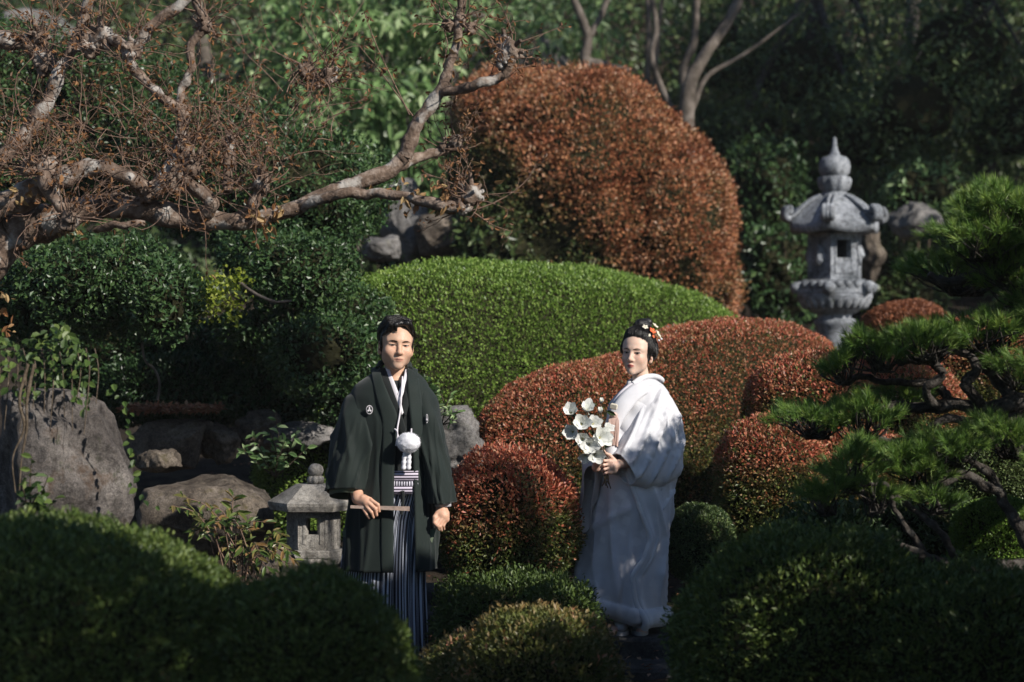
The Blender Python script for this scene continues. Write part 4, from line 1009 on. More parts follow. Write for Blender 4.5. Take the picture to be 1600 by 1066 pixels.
def small_lantern():
    Y = 13.1; S = Y / FPX; z = lambda py: CAMZ - (py - 533) * S
    x0 = (490 - 800) * S; rot = math.radians(-120)
    root = empty('stone_lantern', (x0, Y, z(960)), 'small stone lantern with round bud top beside the man in black', 'lantern')
    lathe = lambda mb_, c_, prof, *q, **k: globals()['lathe'](mb_, c_, [(r * 1.05, z_) for r, z_ in prof], *q, **k)
    m = M['granite_warm']; c = (x0, Y, 0); u, f = ico(3)
    mb = MB(); lathe(mb, c, [(.17, z(965)), (.17, z(945)), (.085, z(940)), (.075, z(915)), (.08, z(892)), (.10, z(888))], 24); mb.build('shaft', m, root)
    mb = MB(); lathe(mb, c, [(.09, z(890)), (.135, z(884)), (.155, z(874)), (.158, z(870))], 48, flute=lambda a, i: 1 + (.06 * np.abs(np.cos(a * 4)) if i in (1, 2) else 0)); mb.build('lotus_bowl', m, root)
    mb = MB(); lathe(mb, c, [(.168, z(870)), (.172, z(868)), (.172, z(859)), (.165, z(857))], 6, rot=rot); mb.build('platform', m, root, smooth=False)
    R = .143; zb, zt = z(857), z(797); fb = MB()
    for k in range(6):
        a = hexpt(R, k, rot); b = hexpt(R, k + 1, rot); lp = lambda t, s=1.0: (a * (1 - t) + b * t) * s
        if k in (0, 3):
            slab(fb, lp(0), lp(.28), zb, zt, .03); slab(fb, lp(.77), lp(1), zb, zt, .03); slab(fb, lp(.28), lp(.77), z(807), zt, .03); slab(fb, lp(.28), lp(.77), zb, z(833), .03)
            slab(fb, lp(.19, 1.03), lp(.28, 1.03), z(848), z(803), .008); slab(fb, lp(.80, 1.03), lp(.88, 1.03), z(848), z(803), .008); slab(fb, lp(.28, 1.03), lp(.80, 1.03), z(807), z(803), .008)
        else:
            slab(fb, lp(0), lp(1), zb, zt, .03)
            for t0, t1 in ((0, .18), (.44, .56), (.82, 1)): slab(fb, lp(t0, 1.025), lp(t1, 1.025), z(852), z(802), .008)
            for p0, p1 in ((857, 852), (830, 826), (806, 799)):
                slab(fb, lp(.18, 1.024), lp(.44, 1.024), z(p0), z(p1), .008); slab(fb, lp(.56, 1.024), lp(.82, 1.024), z(p0), z(p1), .008)
    fb.V = [v + [x0, Y, 0] for v in fb.V]; fb.build('fire_box', m, root, smooth=False)
    mb = MB(); lathe(mb, c, [(.15, z(798)), (.225, z(796)), (.236, z(788)), (.236, z(783.5)), (.165, z(770)), (.112, z(760)), (.098, z(757)), (.09, z(756))], 6, rot=rot); mb.build('roof', m, root, smooth=False)
    mb = MB(); mb.add(u * [.043, .043, .038] * (1 + .06 * noise3(u, .6, 2)[:, None]) + [x0 + .01, Y, z(735)], f); mb.build('bud', m, root)
    u, f = ico(2)
    for k in range(7):
        a = k * 2 * math.pi / 7 - 1.57; mb = MB(); mb.add(u * [.022, .022, .025] + [x0 + .01 + .027 * math.cos(a), Y + .027 * math.sin(a), z(750)], f); mb.build('lotus_petal', m, root)
small_lantern()
# ------------------------------------------------------------ sculpting tools for the two people
def axis(*iv):
    out = []
    for a, b, s in iv: out.append(np.linspace(a, b, max(2, int(round((b - a) / s)) + 1))[:-1])
    out.append([iv[-1][1]]); return np.concatenate(out)
class Sculpt:
    """distance field on a grid; every limb is melted into ONE surface"""
    def __init__(s, xs, ys, zs):
        s.ax = (xs, ys, zs); s.D = np.full((len(xs), len(ys), len(zs)), 1.0, np.float32); s.prims = []
    def _add(s, fn, lo, hi, k, sub):
        s.prims.append((fn, k, sub)); m = k + .02
        sl = tuple(slice(max(0, np.searchsorted(a, l - m) - 1), np.searchsorted(a, h + m) + 1) for a, l, h in zip(s.ax, lo, hi))
        if any(q.stop <= q.start for q in sl): return
        g = np.stack(np.meshgrid(*[a[q] for a, q in zip(s.ax, sl)], indexing='ij'), -1)
        s.D[sl] = s._mix(s.D[sl], fn(g), k, sub)
    @staticmethod
    def _mix(d, e, k, sub):
        if sub:
            h = np.clip(.5 - .5 * (d + e) / k, 0, 1); return d * (1 - h) - e * h + k * h * (1 - h)
        h = np.clip(.5 + .5 * (d - e) / k, 0, 1); return d * (1 - h) + e * h - k * h * (1 - h)
    def cap(s, p, q, ra, rb=None, k=.01, sub=False):
        p = np.array(list(p), float); q = np.array(list(q), float); rb = ra if rb is None else rb
        ba = q - p; bb = max((ba ** 2).sum(), 1e-9)
        def fn(P):
            t = np.clip(((P - p) @ ba) / bb, 0, 1); return np.linalg.norm(P - p - t[..., None] * ba, axis=-1) - (ra + (rb - ra) * t)
        r = max(ra, rb); s._add(fn, np.minimum(p, q) - r, np.maximum(p, q) + r, k, sub)
    def ell(s, c, r, k=.01, sub=False, rot=None):
        c = np.array(list(c), float); r = np.array(r, float); R = np.eye(3) if rot is None else np.array(rot)
        def fn(P):
            q = (P - c) @ R; k0 = np.linalg.norm(q / r, axis=-1); k1 = np.linalg.norm(q / r ** 2, axis=-1)
            return k0 * (k0 - 1) / np.maximum(k1, 1e-6)
        m = r.max(); s._add(fn, c - m, c + m, k, sub)
    def chain(s, pts, rad, k=.006):
        for i in range(len(pts) - 1): s.cap(pts[i], pts[i + 1], rad[i], rad[i + 1], k)
    def at(s, P):
        d = np.full(P.shape[:-1], 1.0)
        for fn, k, sub in s.prims: d = s._mix(d, fn(P), k, sub)
        return d
    def hit(s, o, d, tmax=.3, n=150):
        """first surface point along each ray"""
        t = np.linspace(0, tmax, n); P = o[:, None] + d[:, None] * t[None, :, None]; v = s.at(P) < 0
        i = np.where(v.any(1), v.argmax(1), 0); a = t[np.maximum(i - 1, 0)]; b = t[i]
        for _ in range(7):
            m = (a + b) / 2; ins = s.at(o + d * m[:, None]) < 0; b = np.where(ins, m, b); a = np.where(ins, a, m)
        return o + d * a[:, None]
    def surface(s):
        D = s.D; xs, ys, zs = s.ax; S = D < 0; n = D.shape
        c = [S[i:n[0] - 1 + i, j:n[1] - 1 + j, k:n[2] - 1 + k] for i in (0, 1) for j in (0, 1) for k in (0, 1)]
        allc = c[0] & True; anyc = c[0] | False
        for q in c[1:]: allc = allc & q; anyc = anyc | q
        cells = np.argwhere(anyc & ~allc); vid = -np.ones(allc.shape, int); vid[tuple(cells.T)] = np.arange(len(cells))
        acc = np.zeros((len(cells), 3)); cnt = np.zeros(len(cells)); I, J, K = cells.T
        co = lambda a, i: a[i]
        for e in range(3):
            o1, o2 = [q for q in range(3) if q != e]
            for b in (0, 1):
                for g in (0, 1):
                    st = [I.copy(), J.copy(), K.copy()]; st[o1] = st[o1] + b; st[o2] = st[o2] + g
                    en = [q.copy() for q in st]; en[e] = en[e] + 1
                    d0 = D[tuple(st)]; d1 = D[tuple(en)]; k = (d0 < 0) != (d1 < 0)
                    t = d0 / np.where(d0 == d1, 1, d0 - d1)
                    p0 = np.stack([xs[st[0]], ys[st[1]], zs[st[2]]], -1); p1 = np.stack([xs[en[0]], ys[en[1]], zs[en[2]]], -1)
                    acc += np.where(k[:, None], p0 + (p1 - p0) * t[:, None], 0); cnt += k
        V = acc / cnt[:, None]; F = []
        for e in range(3):
            o1, o2 = (e + 1) % 3, (e + 2) % 3
            sl0 = [slice(None)] * 3; sl1 = [slice(None)] * 3; sl0[e] = slice(0, -1); sl1[e] = slice(1, None)
            a, b = S[tuple(sl0)], S[tuple(sl1)]; ed = np.argwhere(a != b)
            ok = (ed[:, o1] > 0) & (ed[:, o2] > 0) & (ed[:, o1] < n[o1] - 1) & (ed[:, o2] < n[o2] - 1); ed = ed[ok]
            q = []
            for d1, d2 in ((1, 1), (0, 1), (0, 0), (1, 0)):
                t = ed.copy(); t[:, o1] -= d1; t[:, o2] -= d2; q.append(vid[tuple(t.T)])
            f = np.stack(q, -1); ins = a[tuple(ed.T)]
            F.append(np.where(ins[:, None], f, f[:, ::-1]))
        return V, np.concatenate(F)

def strands(name, sc, starts, flow, steps, ln, r, mat, parent, lift=.0015, clump=.0):
    """combed hair: threads that follow flow(P) over the sculpted surface"""
    P = np.array(starts, float); path = []; n = len(P); e = .002
    def grad(Q): return unit(np.stack([sc.at(Q + d) - sc.at(Q - d) for d in np.eye(3) * e], -1))
    off = lift + rng.random(n) ** 2 * .003; jit = rng.normal(size=(n, 3)) * .12
    for i in range(steps):
        for _ in range(2): P = P - grad(P) * (sc.at(P) - off)[:, None]
        path.append(P.copy()); g = grad(P); d = flow(P) + jit; d = unit(d - g * (d * g).sum(1, keepdims=True)); P = P + d * ln / steps
    Q = np.stack(path, 1); T = unit(np.gradient(Q, axis=1)); ref = rdir(n)[:, None]; U = unit(np.cross(T, ref)); Vv = np.cross(T, U)
    R = r * np.concatenate([np.linspace(.6, 1, 3), np.linspace(1, .3, steps - 3)])[None, :, None, None] * rng.uniform(.6, 1.2, (n, 1, 1, 1))
    a = np.arange(3) * 2.0944; ring = Q[:, :, None] + R * (U[:, :, None] * np.cos(a)[None, None, :, None] + Vv[:, :, None] * np.sin(a)[None, None, :, None])
    V = ring.reshape(-1, 3); b = (np.arange(n) * steps * 3)[:, None, None]; i = (np.arange(steps - 1) * 3)[None, :, None]; j = np.arange(3)[None, None]; k = (j + 1) % 3
    F = np.stack([b + i + j, b + i + k, b + i + 3 + k, b + i + 3 + j], -1).reshape(-1, 4)
    o = link(name, npmesh(name, V, F, [mat], None, True), parent, world=False); o['kind'] = 'stuff'; return o

class Robe:
    """garment round the body: rows (z, cx, cy, half width, half depth), front = towards the camera"""
    def __init__(s, rows, p=2.3):
        s.rows = np.array(sorted(rows)); s.p = p
    def par(s, z):
        z = np.asarray(z, float); R = s.rows; t = np.interp(z, R[:, 0], np.arange(len(R))); i = np.minimum(t.astype(int), len(R) - 2); f = (t - i)[..., None]
        ext = np.vstack([2 * R[0] - R[1], R, 2 * R[-1] - R[-2]])
        p0, p1, p2, p3 = ext[i], ext[i + 1], ext[i + 2], ext[i + 3]
        o = .5 * (2 * p1 + (p2 - p0) * f + (2 * p0 - 5 * p1 + 4 * p2 - p3) * f ** 2 + (3 * p1 - p0 - 3 * p2 + p3) * f ** 3)
        return np.moveaxis(o[..., 1:], -1, 0)
    def ring(s, z, phi):
        cx, cy, a, b = s.par(z); c, n = np.cos(phi), np.sin(phi); e = 2 / s.p
        return np.stack([cx + a * np.sign(c) * np.abs(c) ** e, cy + b * np.sign(n) * np.abs(n) ** e, z + 0 * phi], -1)
    def front(s, x, z, off=0):
        cx, cy, a, b = s.par(z); q = np.clip(np.abs((x - cx) / (a + off)), 0, .999)
        return cy - (b + off) * (1 - q ** s.p) ** (1 / s.p)
    def phi_of(s, x, z):
        cx, cy, a, b = s.par(z); q = np.clip((x - cx) / a, -1, 1); return -np.arccos(np.sign(q) * np.abs(q) ** (s.p / 2))
    def grid(s, zs, n, xl=None, xr=None, fold=None):
        """xl, xr: x of the open front edges at every z (None: closed)"""
        zs = np.asarray(zs, float); u = np.linspace(0, 1, n, endpoint=xl is not None)
        if xl is None: ph = np.repeat((-math.pi / 2 - u * 2 * math.pi)[None], len(zs), 0)
        else:
            a = s.phi_of(xl, zs); b = s.phi_of(xr, zs) - 2 * math.pi
            ph = a[:, None] + (b - a)[:, None] * u[None]
        Z = np.repeat(zs[:, None], n, 1); P = s.ring(Z, ph)
        if fold is not None:
            cx, cy, a, b = s.par(Z); N = np.stack([np.cos(ph), np.sin(ph), 0 * ph], -1)
            P = P + N * fold(np.repeat(u[None], len(zs), 0), Z, ph)[..., None]
        return P
def grid_faces(m, n, closed):
    i = np.arange(m - 1)[:, None] * n; j = np.arange(n if closed else n - 1)[None]; k = (j + 1) % n
    return np.stack([i + j, i + k, i + n + k, i + n + j], -1).reshape(-1, 4)
def cloth(name, P, mats, parent, closed=False, th=.004, uv=None, mi=None, off=0):
    m, n = P.shape[:2]
    me = npmesh(name, P.reshape(-1, 3), grid_faces(m, n, closed), mats if isinstance(mats, list) else [mats], mi, True, uv=uv)
    o = link(name, me, parent, world=False)
    if th:
        md = o.modifiers.new('thickness', 'SOLIDIFY'); md.thickness = th; md.offset = off
        if isinstance(mats, list) and len(mats) > 1: md.material_offset = 0
    return o
def bag(rings, n=40, m=40, p=2.4, fold=None):
    """sleeve: rings (top point, bottom point, half depth) along the arm"""
    T = resample([r[0] for r in rings], m); B = resample([r[1] for r in rings], m); D = np.interp(np.linspace(0, 1, m), np.linspace(0, 1, len(rings)), [r[2] for r in rings])
    a = np.linspace(0, 2 * np.pi, n, endpoint=False); c, s_ = np.cos(a), np.sin(a); e = 2 / p
    c = np.sign(c) * np.abs(c) ** e; s_ = np.sign(s_) * np.abs(s_) ** e
    ax = (T - B) / 2; mid = (T + B) / 2; dirn = unit(np.gradient(mid, axis=0)); dep = unit(np.cross(ax, dirn)); 
    dep = np.where((dep[:, 1:2] > 0), -dep, dep)
    P = mid[:, None] + ax[:, None] * c[None, :, None] + dep[:, None] * (D[:, None] * s_[None])[..., None]
    if fold is not None:
        N = unit(ax)[:, None] * c[None, :, None] * .3 + dep[:, None] * s_[None, :, None]
        t = np.repeat(np.linspace(0, 1, m)[:, None], n, 1)
        P = P + N * fold(t, np.repeat(a[None], m, 0), P)[..., None]
    return P
def strip(name, L, Rr, mat, parent, th=.006, n=40, bulge=.0, uv=False, up=(0, -1, 0)):
    """band between two polylines"""
    A = resample(L, n); B = resample(Rr, n); w = 7; t = np.linspace(0, 1, w)
    P = A[:, None] * (1 - t)[None, :, None] + B[:, None] * t[None, :, None]
    P = P + np.array(up, float) * (bulge * 4 * t * (1 - t))[None, :, None]
    uvs = None
    if uv:
        ln = np.concatenate([[0], np.cumsum(np.linalg.norm(np.diff(A, axis=0), axis=1))])
        wd = np.linalg.norm(A - B, axis=1).mean()
        uvs = np.stack([np.repeat(ln[:, None], w, 1), np.repeat((t * wd)[None], n, 0)], -1).reshape(-1, 2)
    return cloth(name, P, mat, parent, False, th, uvs)
def skin_mat(name, c, lip):
    m, n, l, b = mk(name)
    a = n.new('ShaderNodeAttribute'); a.attribute_name = 'lip'
    mx = n.new('ShaderNodeMix'); mx.data_type = 'RGBA'; mx.inputs['A'].default_value = (*c, 1); mx.inputs['B'].default_value = (*lip, 1)
    l.new(a.outputs['Fac'], mx.inputs['Factor'])
    for att, col_, k in (('flush', (c[0] * 1.0, c[1] * .66, c[2] * .60), .6), ('beard', (c[0] * .62, c[1] * .66, c[2] * .72), .55)):      # ruddier cheeks and nose, shaven beard
        a2 = n.new('ShaderNodeAttribute'); a2.attribute_name = att; mm = n.new('ShaderNodeMath'); mm.operation = 'MULTIPLY'; mm.inputs[1].default_value = k; l.new(a2.outputs['Fac'], mm.inputs[0])
        m3 = n.new('ShaderNodeMix'); m3.data_type = 'RGBA'; l.new(mm.outputs[0], m3.inputs['Factor']); l.new(mx.outputs['Result'], m3.inputs['A']); m3.inputs['B'].default_value = (*col_, 1); mx = m3
    tc = n.new('ShaderNodeTexCoord'); nz = n.new('ShaderNodeTexNoise'); nz.inputs['Scale'].default_value = 22; nz.inputs['Detail'].default_value = 5; l.new(tc.outputs['Object'], nz.inputs['Vector'])
    r = ramp(n, [(.3, (.93, .88, .86)), (.7, (1.05, 1.06, 1.07))]); l.new(nz.outputs['Fac'], r.inputs['Fac'])
    m2 = n.new('ShaderNodeMix'); m2.data_type = 'RGBA'; m2.blend_type = 'MULTIPLY'; m2.inputs['Factor'].default_value = 1
    l.new(mx.outputs['Result'], m2.inputs['A']); l.new(r.outputs['Color'], m2.inputs['B'])
    l.new(m2.outputs['Result'], b.inputs['Base Color']); b.inputs['Roughness'].default_value = .5; b.inputs['Specular IOR Level'].default_value = .35
    b.inputs['Subsurface Weight'].default_value = .12; b.inputs['Subsurface Radius'].default_value = (1, .35, .2); b.inputs['Subsurface Scale'].default_value = .008
    return m
def fabric_mat(name, c, rough=.8, weave=900, bump=.15, sheen=.2, motif=None):
    m, n, l, b = mk(name); tc = n.new('ShaderNodeTexCoord')
    b.inputs['Base Color'].default_value = (*c, 1); b.inputs['Roughness'].default_value = rough; b.inputs['Specular IOR Level'].default_value = .25
    b.inputs['Sheen Weight'].default_value = sheen; b.inputs['Sheen Roughness'].default_value = .5
    nz = n.new('ShaderNodeTexNoise'); nz.inputs['Scale'].default_value = weave; nz.inputs['Detail'].default_value = 2; l.new(tc.outputs['Object'], nz.inputs['Vector'])
    h = nz.outputs['Fac']
    n0 = n.new('ShaderNodeTexNoise'); n0.inputs['Scale'].default_value = 9; n0.inputs['Detail'].default_value = 5; l.new(tc.outputs['Object'], n0.inputs['Vector'])
    r = ramp(n, [(.3, tuple(x * .88 for x in c)), (.7, tuple(min(1, x * 1.1) for x in c))]); l.new(n0.outputs['Fac'], r.inputs['Fac']); l.new(r.outputs['Color'], b.inputs['Base Color'])
    if motif:      # woven silk pattern: satin figures on a matt ground
        v = n.new('ShaderNodeTexVoronoi'); v.inputs['Scale'].default_value = motif; l.new(tc.outputs['Object'], v.inputs['Vector'])
        w = n.new('ShaderNodeTexNoise'); w.inputs['Scale'].default_value = motif * 1.6; w.inputs['Detail'].default_value = 4; l.new(tc.outputs['Object'], w.inputs['Vector'])
        ad = n.new('ShaderNodeMath'); ad.operation = 'MULTIPLY'; l.new(v.outputs['Distance'], ad.inputs[0]); l.new(w.outputs['Fac'], ad.inputs[1])
        rr = ramp(n, [(.14, (.32, .32, .32)), (.2, (.75, .75, .75))]); l.new(ad.outputs['Value'], rr.inputs['Fac']); l.new(rr.outputs['Color'], b.inputs['Roughness'])
        r2 = ramp(n, [(.14, (1, 1, 1)), (.2, (.88, .88, .89))]); l.new(ad.outputs['Value'], r2.inputs['Fac'])
        mx = n.new('ShaderNodeMix'); mx.data_type = 'RGBA'; mx.blend_type = 'MULTIPLY'; mx.inputs['Factor'].default_value = 1; l.new(r.outputs['Color'], mx.inputs['A']); l.new(r2.outputs['Color'], mx.inputs['B']); l.new(mx.outputs['Result'], b.inputs['Base Color'])
    bp = n.new('ShaderNodeBump'); bp.inputs['Strength'].default_value = bump; bp.inputs['Distance'].default_value = .002; l.new(h, bp.inputs['Height']); l.new(bp.outputs['Normal'], b.inputs['Normal'])
    return m
def stripe_mat(name, dark, light, period, duty, axis_=0, second=None):
    """woven stripes along the UV (metres)"""
    m, n, l, b = mk(name); uv = n.new('ShaderNodeUVMap'); uv.uv_map = 'UVMap'; sp = n.new('ShaderNodeSeparateXYZ'); l.new(uv.outputs['UV'], sp.inputs['Vector'])
    dv = n.new('ShaderNodeMath'); dv.operation = 'DIVIDE'; l.new(sp.outputs[axis_], dv.inputs[0]); dv.inputs[1].default_value = period
    fr = n.new('ShaderNodeMath'); fr.operation = 'FRACT'; l.new(dv.outputs[0], fr.inputs[0])
    r = ramp(n, [(0, dark), (duty, light)] if second is None else [(0, dark), (duty, light), (.55, dark), (.8, second)]); r.color_ramp.interpolation = 'CONSTANT'
    l.new(fr.outputs[0], r.inputs['Fac']); l.new(r.outputs['Color'], b.inputs['Base Color']); b.inputs['Roughness'].default_value = .6; b.inputs['Specular IOR Level'].default_value = .3
    return m
def head(sc, M4, s, fem=False):
    """head and neck joint pieces in head space (face towards -y, origin between the eyes' level and the skull's middle)"""
    R = np.array(M4.to_3x3()); t = np.array(M4.translation)
    w = lambda p: R @ (np.array(p, float) * s) + t
    E = lambda c, r, k=.012, sub=False, rot=None: sc.ell(w(c), np.array(r) * s, k * s, sub, R if rot is None else R @ rot)
    C = lambda p, q, a, b, k=.01, sub=False: sc.cap(w(p), w(q), a * s, b * s, k * s, sub)
    jw = .85 if fem else 1.0
    E((0, .018, .045), (.076, .096, .083), .01)
    E((0, -.028, .035), (.066, .068, .062), .03)
    E((0, -.030, -.030), (.0605 * jw, .060, .072), .03)
    E((0, -.056, -.068), (.037 * jw, .040, .038), .03)
    E((0, -.080, -.098), (.016 if fem else .020, .016, .014), .022)
    for q in (-1, 1):
        E((q * .047 * jw, -.012, -.055), (.015, .034, .028), .03)
        E((q * (.037 if fem else .041), -.066, -.028), (.020, .020, .022) if fem else (.024, .022, .022), .03)
        C((q * .012, -.089, .024), (q * .048, -.068, .022), .009 if not fem else .007, .008, .02)
        E((q * .031, -.099, .002), (.021, .014, .012), .014, True)
        E((q * .031, -.0765, .001), (.0145, .0125, .012), .004)
        C((q * .018, -.087, .007), (q * .044, -.080, .006), .0042, .0036, .005)       # upper lid
        C((q * .02, -.0855, -.009), (q * .042, -.080, -.008), .003, .003, .006)
        E((q * .011, -.098, -.037), (.008, .009, .0065), .008)
        if fem and q < 0: continue          # that ear lies under the hair
        E((q * .078, .012, -.012), (.007, .019, .031), .008, False, np.array(Euler((0, 0, q * .35)).to_matrix()))
        E((q * .0815, .008, -.01), (.005, .010, .018), .006, True)
        E((q * .075, .004, -.037), (.007, .009, .010), .006)
    C((0, -.088, .012), (0, -.108, -.028), .0075, .0095, .014)
    E((0, -.109, -.034), (.0105, .0105, .009), .008)
    for q in (-1, 1): E((q * .007, -.104, -.0425), (.0035, .0045, .003), .003, True)
    wl = .019 if fem else .023
    cz = -.0620 if fem else -.0600; C((-wl, -.087, cz), (-.004, -.1005, -.0605), .0028, .0050, .006); C((wl, -.087, cz), (.004, -.1005, -.0605), .0028, .0050, .006)
    C((-wl * .8, -.090, -.0705), (wl * .8, -.090, -.0705), .0040, .0040, .006); E((0, -.096, -.0705), (.011, .006, .0055), .006)
    return w, R
def face_marks(sc, root, w, R, s, mats, fem=False, gaze=0):
    """eyes and brows laid on the face; returns nothing"""
    f = np.array(R) @ np.array([0, 1.0, 0])
    def patch(name, pts, mat, off, mi=None, parent=root):
        """pts (m, n, 2) in head x, z"""
        m, n, _ = pts.shape; Q = pts.reshape(-1, 2)
        O = np.array([w((x, -.16, z)) for x, z in Q]); H = sc.hit(O, np.repeat(f[None], len(O), 0), .16 * s)
        P = (H - f * off).reshape(m, n, 3)
        return link(name, npmesh(name, P.reshape(-1, 3), grid_faces(m, n, False), mat, mi, True), parent, world=False)
    for q in (-1, 1):
        c = np.array([q * .031, .0005]); hw, hh = (.0150, .0046) if fem else (.0140, .0034)
        u = np.linspace(-1, 1, 17); v = np.linspace(-1, 1, 7)
        U, Vv = np.meshgrid(u, v); H = np.sqrt(np.maximum(0, 1 - U ** 2)) ** 1.2
        X = c[0] + U * hw; Z = c[1] + Vv * H * hh * np.where(Vv > 0, 1.1, .75) + .0012 * q * U
        e = patch('eye', np.stack([X, Z], -1), [mats['sclera']], .0006 * s)
        a = np.linspace(0, 2 * np.pi, 18); rr = np.array([.001, .0056])
        ix = c[0] + gaze; P2 = np.stack([ix + rr[:, None] * np.cos(a)[None], np.clip(c[1] + .0005 + rr[:, None] * np.sin(a)[None], c[1] - hh * .72, c[1] + hh * .98)], -1)
        patch('iris', P2, [mats['iris']], .0011 * s, parent=e)
        L = np.stack([np.stack([c[0] + u * (hw + .0015), c[1] + np.sqrt(np.maximum(0, 1 - u ** 2)) ** 1.2 * hh * 1.1 + .0012 * q * u + dz], -1) for dz in ((.0, .0030) if fem else (.0002, .0022))], 0)
        patch('eyelashes', L, [mats['lash']], .0016 * s, parent=e)
        t = np.linspace(0, 1, 14); bx = q * (.0125 + t * (.036 if fem else .041)); bz = (.0195 if fem else .0170) + (.006 if fem else .0055) * np.sin(np.minimum(t * 1.05, 1) * 2.2) - .003 * t ** 3
        th = (.0019 if fem else .0030) * np.sin(np.clip(t * 1.02 + .12, 0, 1) * math.pi) ** .6 + .0004
        patch('eyebrow', np.stack([np.stack([bx, bz + dz * th], -1) for dz in (-1, 0, 1)], 0), [mats['brow']], .0012 * s)
    wl = .018 if fem else .021; t = np.linspace(-1, 1, 15)
    patch('mouth_line', np.stack([np.stack([t * wl, -.0658 + (.0018 if fem else .0032) * np.abs(t) ** 2 + dz * .0007 * (1 - .7 * t ** 2)], -1) for dz in (-1, 1)], 0), [mats['mouth']], .0008 * s)
def tone_attrs(V, w, R, s, fem):
    L = ((V - w((0, 0, 0))) @ np.array(R)) / s; g = lambda c, r: np.exp(-(((L - np.array(c)) / r) ** 2).sum(1))
    fl = g((.04, -.07, -.03), .022) + g((-.04, -.07, -.03), .022) + .8 * g((0, -.105, -.034), .014) + .5 * g((.08, .01, -.01), .02) + .5 * g((-.08, .01, -.01), .02) + .35 * g((.03, -.085, -.008), .014) + .35 * g((-.03, -.085, -.008), .014)
    hands = (np.abs(L[:, 2]) > .3) * (.35 + .25 * noise3(V, .025, 1))
    bd = 0 * fl if fem else np.clip(1.1 * (g((0, -.09, -.10), .03) + g((0, -.1, -.05), .012) + .8 * g((.04, -.05, -.08), .03) + .8 * g((-.04, -.05, -.08), .03)), 0, 1)
    return {'flush': ('POINT', np.clip(fl + hands, 0, 1)), 'beard': ('POINT', bd)}
def lip_attr(V, w, R, s, fem):
    t = w((0, 0, 0)); L = ((V - t) @ np.array(R)) / s
    wl = .021 if fem else .025
    d = ((L[:, 0] / wl) ** 2 + ((L[:, 2] + .0660) / (.0100 * np.sqrt(np.clip(1 - (L[:, 0] / wl) ** 2, .05, 1)))) ** 2)
    return np.where(L[:, 1] < -.06, 1 - smooth01(d, .75, 1.15), 0)
# ------------------------------------------------------------ cloth and skin
M['skin_man'] = skin_mat('skin_man', (.63, .405, .285), (.46, .17, .13))
M['skin_woman'] = skin_mat('skin_woman', (.70, .50, .395), (.48, .15, .13))
M['sclera'] = plain('sclera', (.36, .33, .31), .3, .5); M['iris'] = plain('iris', (.018, .01, .007), .12, .6)
M['lash'] = plain('lash', (.01, .008, .007), .7); M['brow'] = plain('brow', (.055, .037, .028), .85)
def hair_mat():
    m, n, l, b = mk('black_hair'); b.inputs['Base Color'].default_value = (.011, .009, .008, 1); b.inputs['Roughness'].default_value = .34; b.inputs['Specular IOR Level'].default_value = .5
    tc = n.new('ShaderNodeTexCoord'); mp = n.new('ShaderNodeMapping'); mp.inputs['Scale'].default_value = (420, 60, 60); mp.inputs['Rotation'].default_value = (.2, .5, .3); l.new(tc.outputs['Object'], mp.inputs['Vector'])
    nz = n.new('ShaderNodeTexNoise'); nz.inputs['Scale'].default_value = 1; nz.inputs['Detail'].default_value = 4; l.new(mp.outputs['Vector'], nz.inputs['Vector'])
    bp = n.new('ShaderNodeBump'); bp.inputs['Strength'].default_value = .6; bp.inputs['Distance'].default_value = .004; l.new(nz.outputs['Fac'], bp.inputs['Height']); l.new(bp.outputs['Normal'], b.inputs['Normal'])
    return m
M['hair'] = hair_mat(); M['mouth'] = plain('mouth', (.10, .03, .025), .6)
M['haori'] = fabric_mat('haori_cloth', (.0085, .0152, .013), .75, 900, .25, .15)
M['haori_band'] = fabric_mat('haori_band', (.0095, .017, .0145), .75, 900, .25, .15)
M['lining'] = fabric_mat('lining', (.10, .13, .085), .6, 700, .1)
M['kimono_black'] = fabric_mat('kimono_black', (.011, .014, .014), .8)
M['collar_white'] = fabric_mat('collar_white', (.74, .70, .74), .7)
M['pom_white'] = fabric_mat('pom_white', (.80, .80, .84), .9, 500, .4)
M['hakama'] = stripe_mat('hakama_stripe', (.012, .014, .024), (.40, .43, .50), .0125, .55)
M['obi'] = stripe_mat('obi_stripe', (.035, .028, .045), (.62, .56, .66), .0135, .45, 1)
M['obi_v'] = stripe_mat('obi_stripe_v', (.02, .02, .03), (.60, .58, .66), .0125, .5, 0)
M['tabi'] = fabric_mat('tabi', (.7, .7, .74), .8)
M['fan_wood'] = plain('fan_wood', (.40, .30, .25), .5, .3, .25, 60)
M['shiro'] = fabric_mat('white_silk', (.72, .72, .75), .6, 600, .18, .25, motif=8)
M['shiro_in'] = fabric_mat('inner_silk', (.68, .67, .70), .65, 600, .2, .2, motif=14)
M['shiro_grey'] = fabric_mat('shade_grey_silk', (.50, .47, .46), .75, 500, .2)  # white sleeve silk greyed to carry its shade; sandals share the grey
M['pink_silk'] = fabric_mat('pink_silk', (.60, .42, .36), .5, 500, .2)
M['petal'] = leaf_mat('petal', [(.78, .80, .74), (.82, .82, .79)], rough=.5, trans=.2)
M['petal_core'] = plain('petal_core', (.45, .42, .18), .7)
M['orange_flower'] = plain('orange_flower', (.62, .13, .045), .6)
M['ivory_flower'] = plain('ivory_flower', (.68, .62, .50), .6)
M['dark_leaf'] = leaf_mat('dark_leaf', [(.015, .03, .012), (.04, .06, .02)], rough=.35)
M['straw'] = plain('straw', (.30, .24, .16), .8, .2, .2, 60)

def fuzz(P, N, L, w, mat, name, parent):
    n = len(P); A = unit(N + rdir(n) * .5)
    return link(name, leaf_mesh(name, P, A, rdir(n), L * rng.uniform(.6, 1.2, n), w, [mat], shape='needle'), parent, world=False)

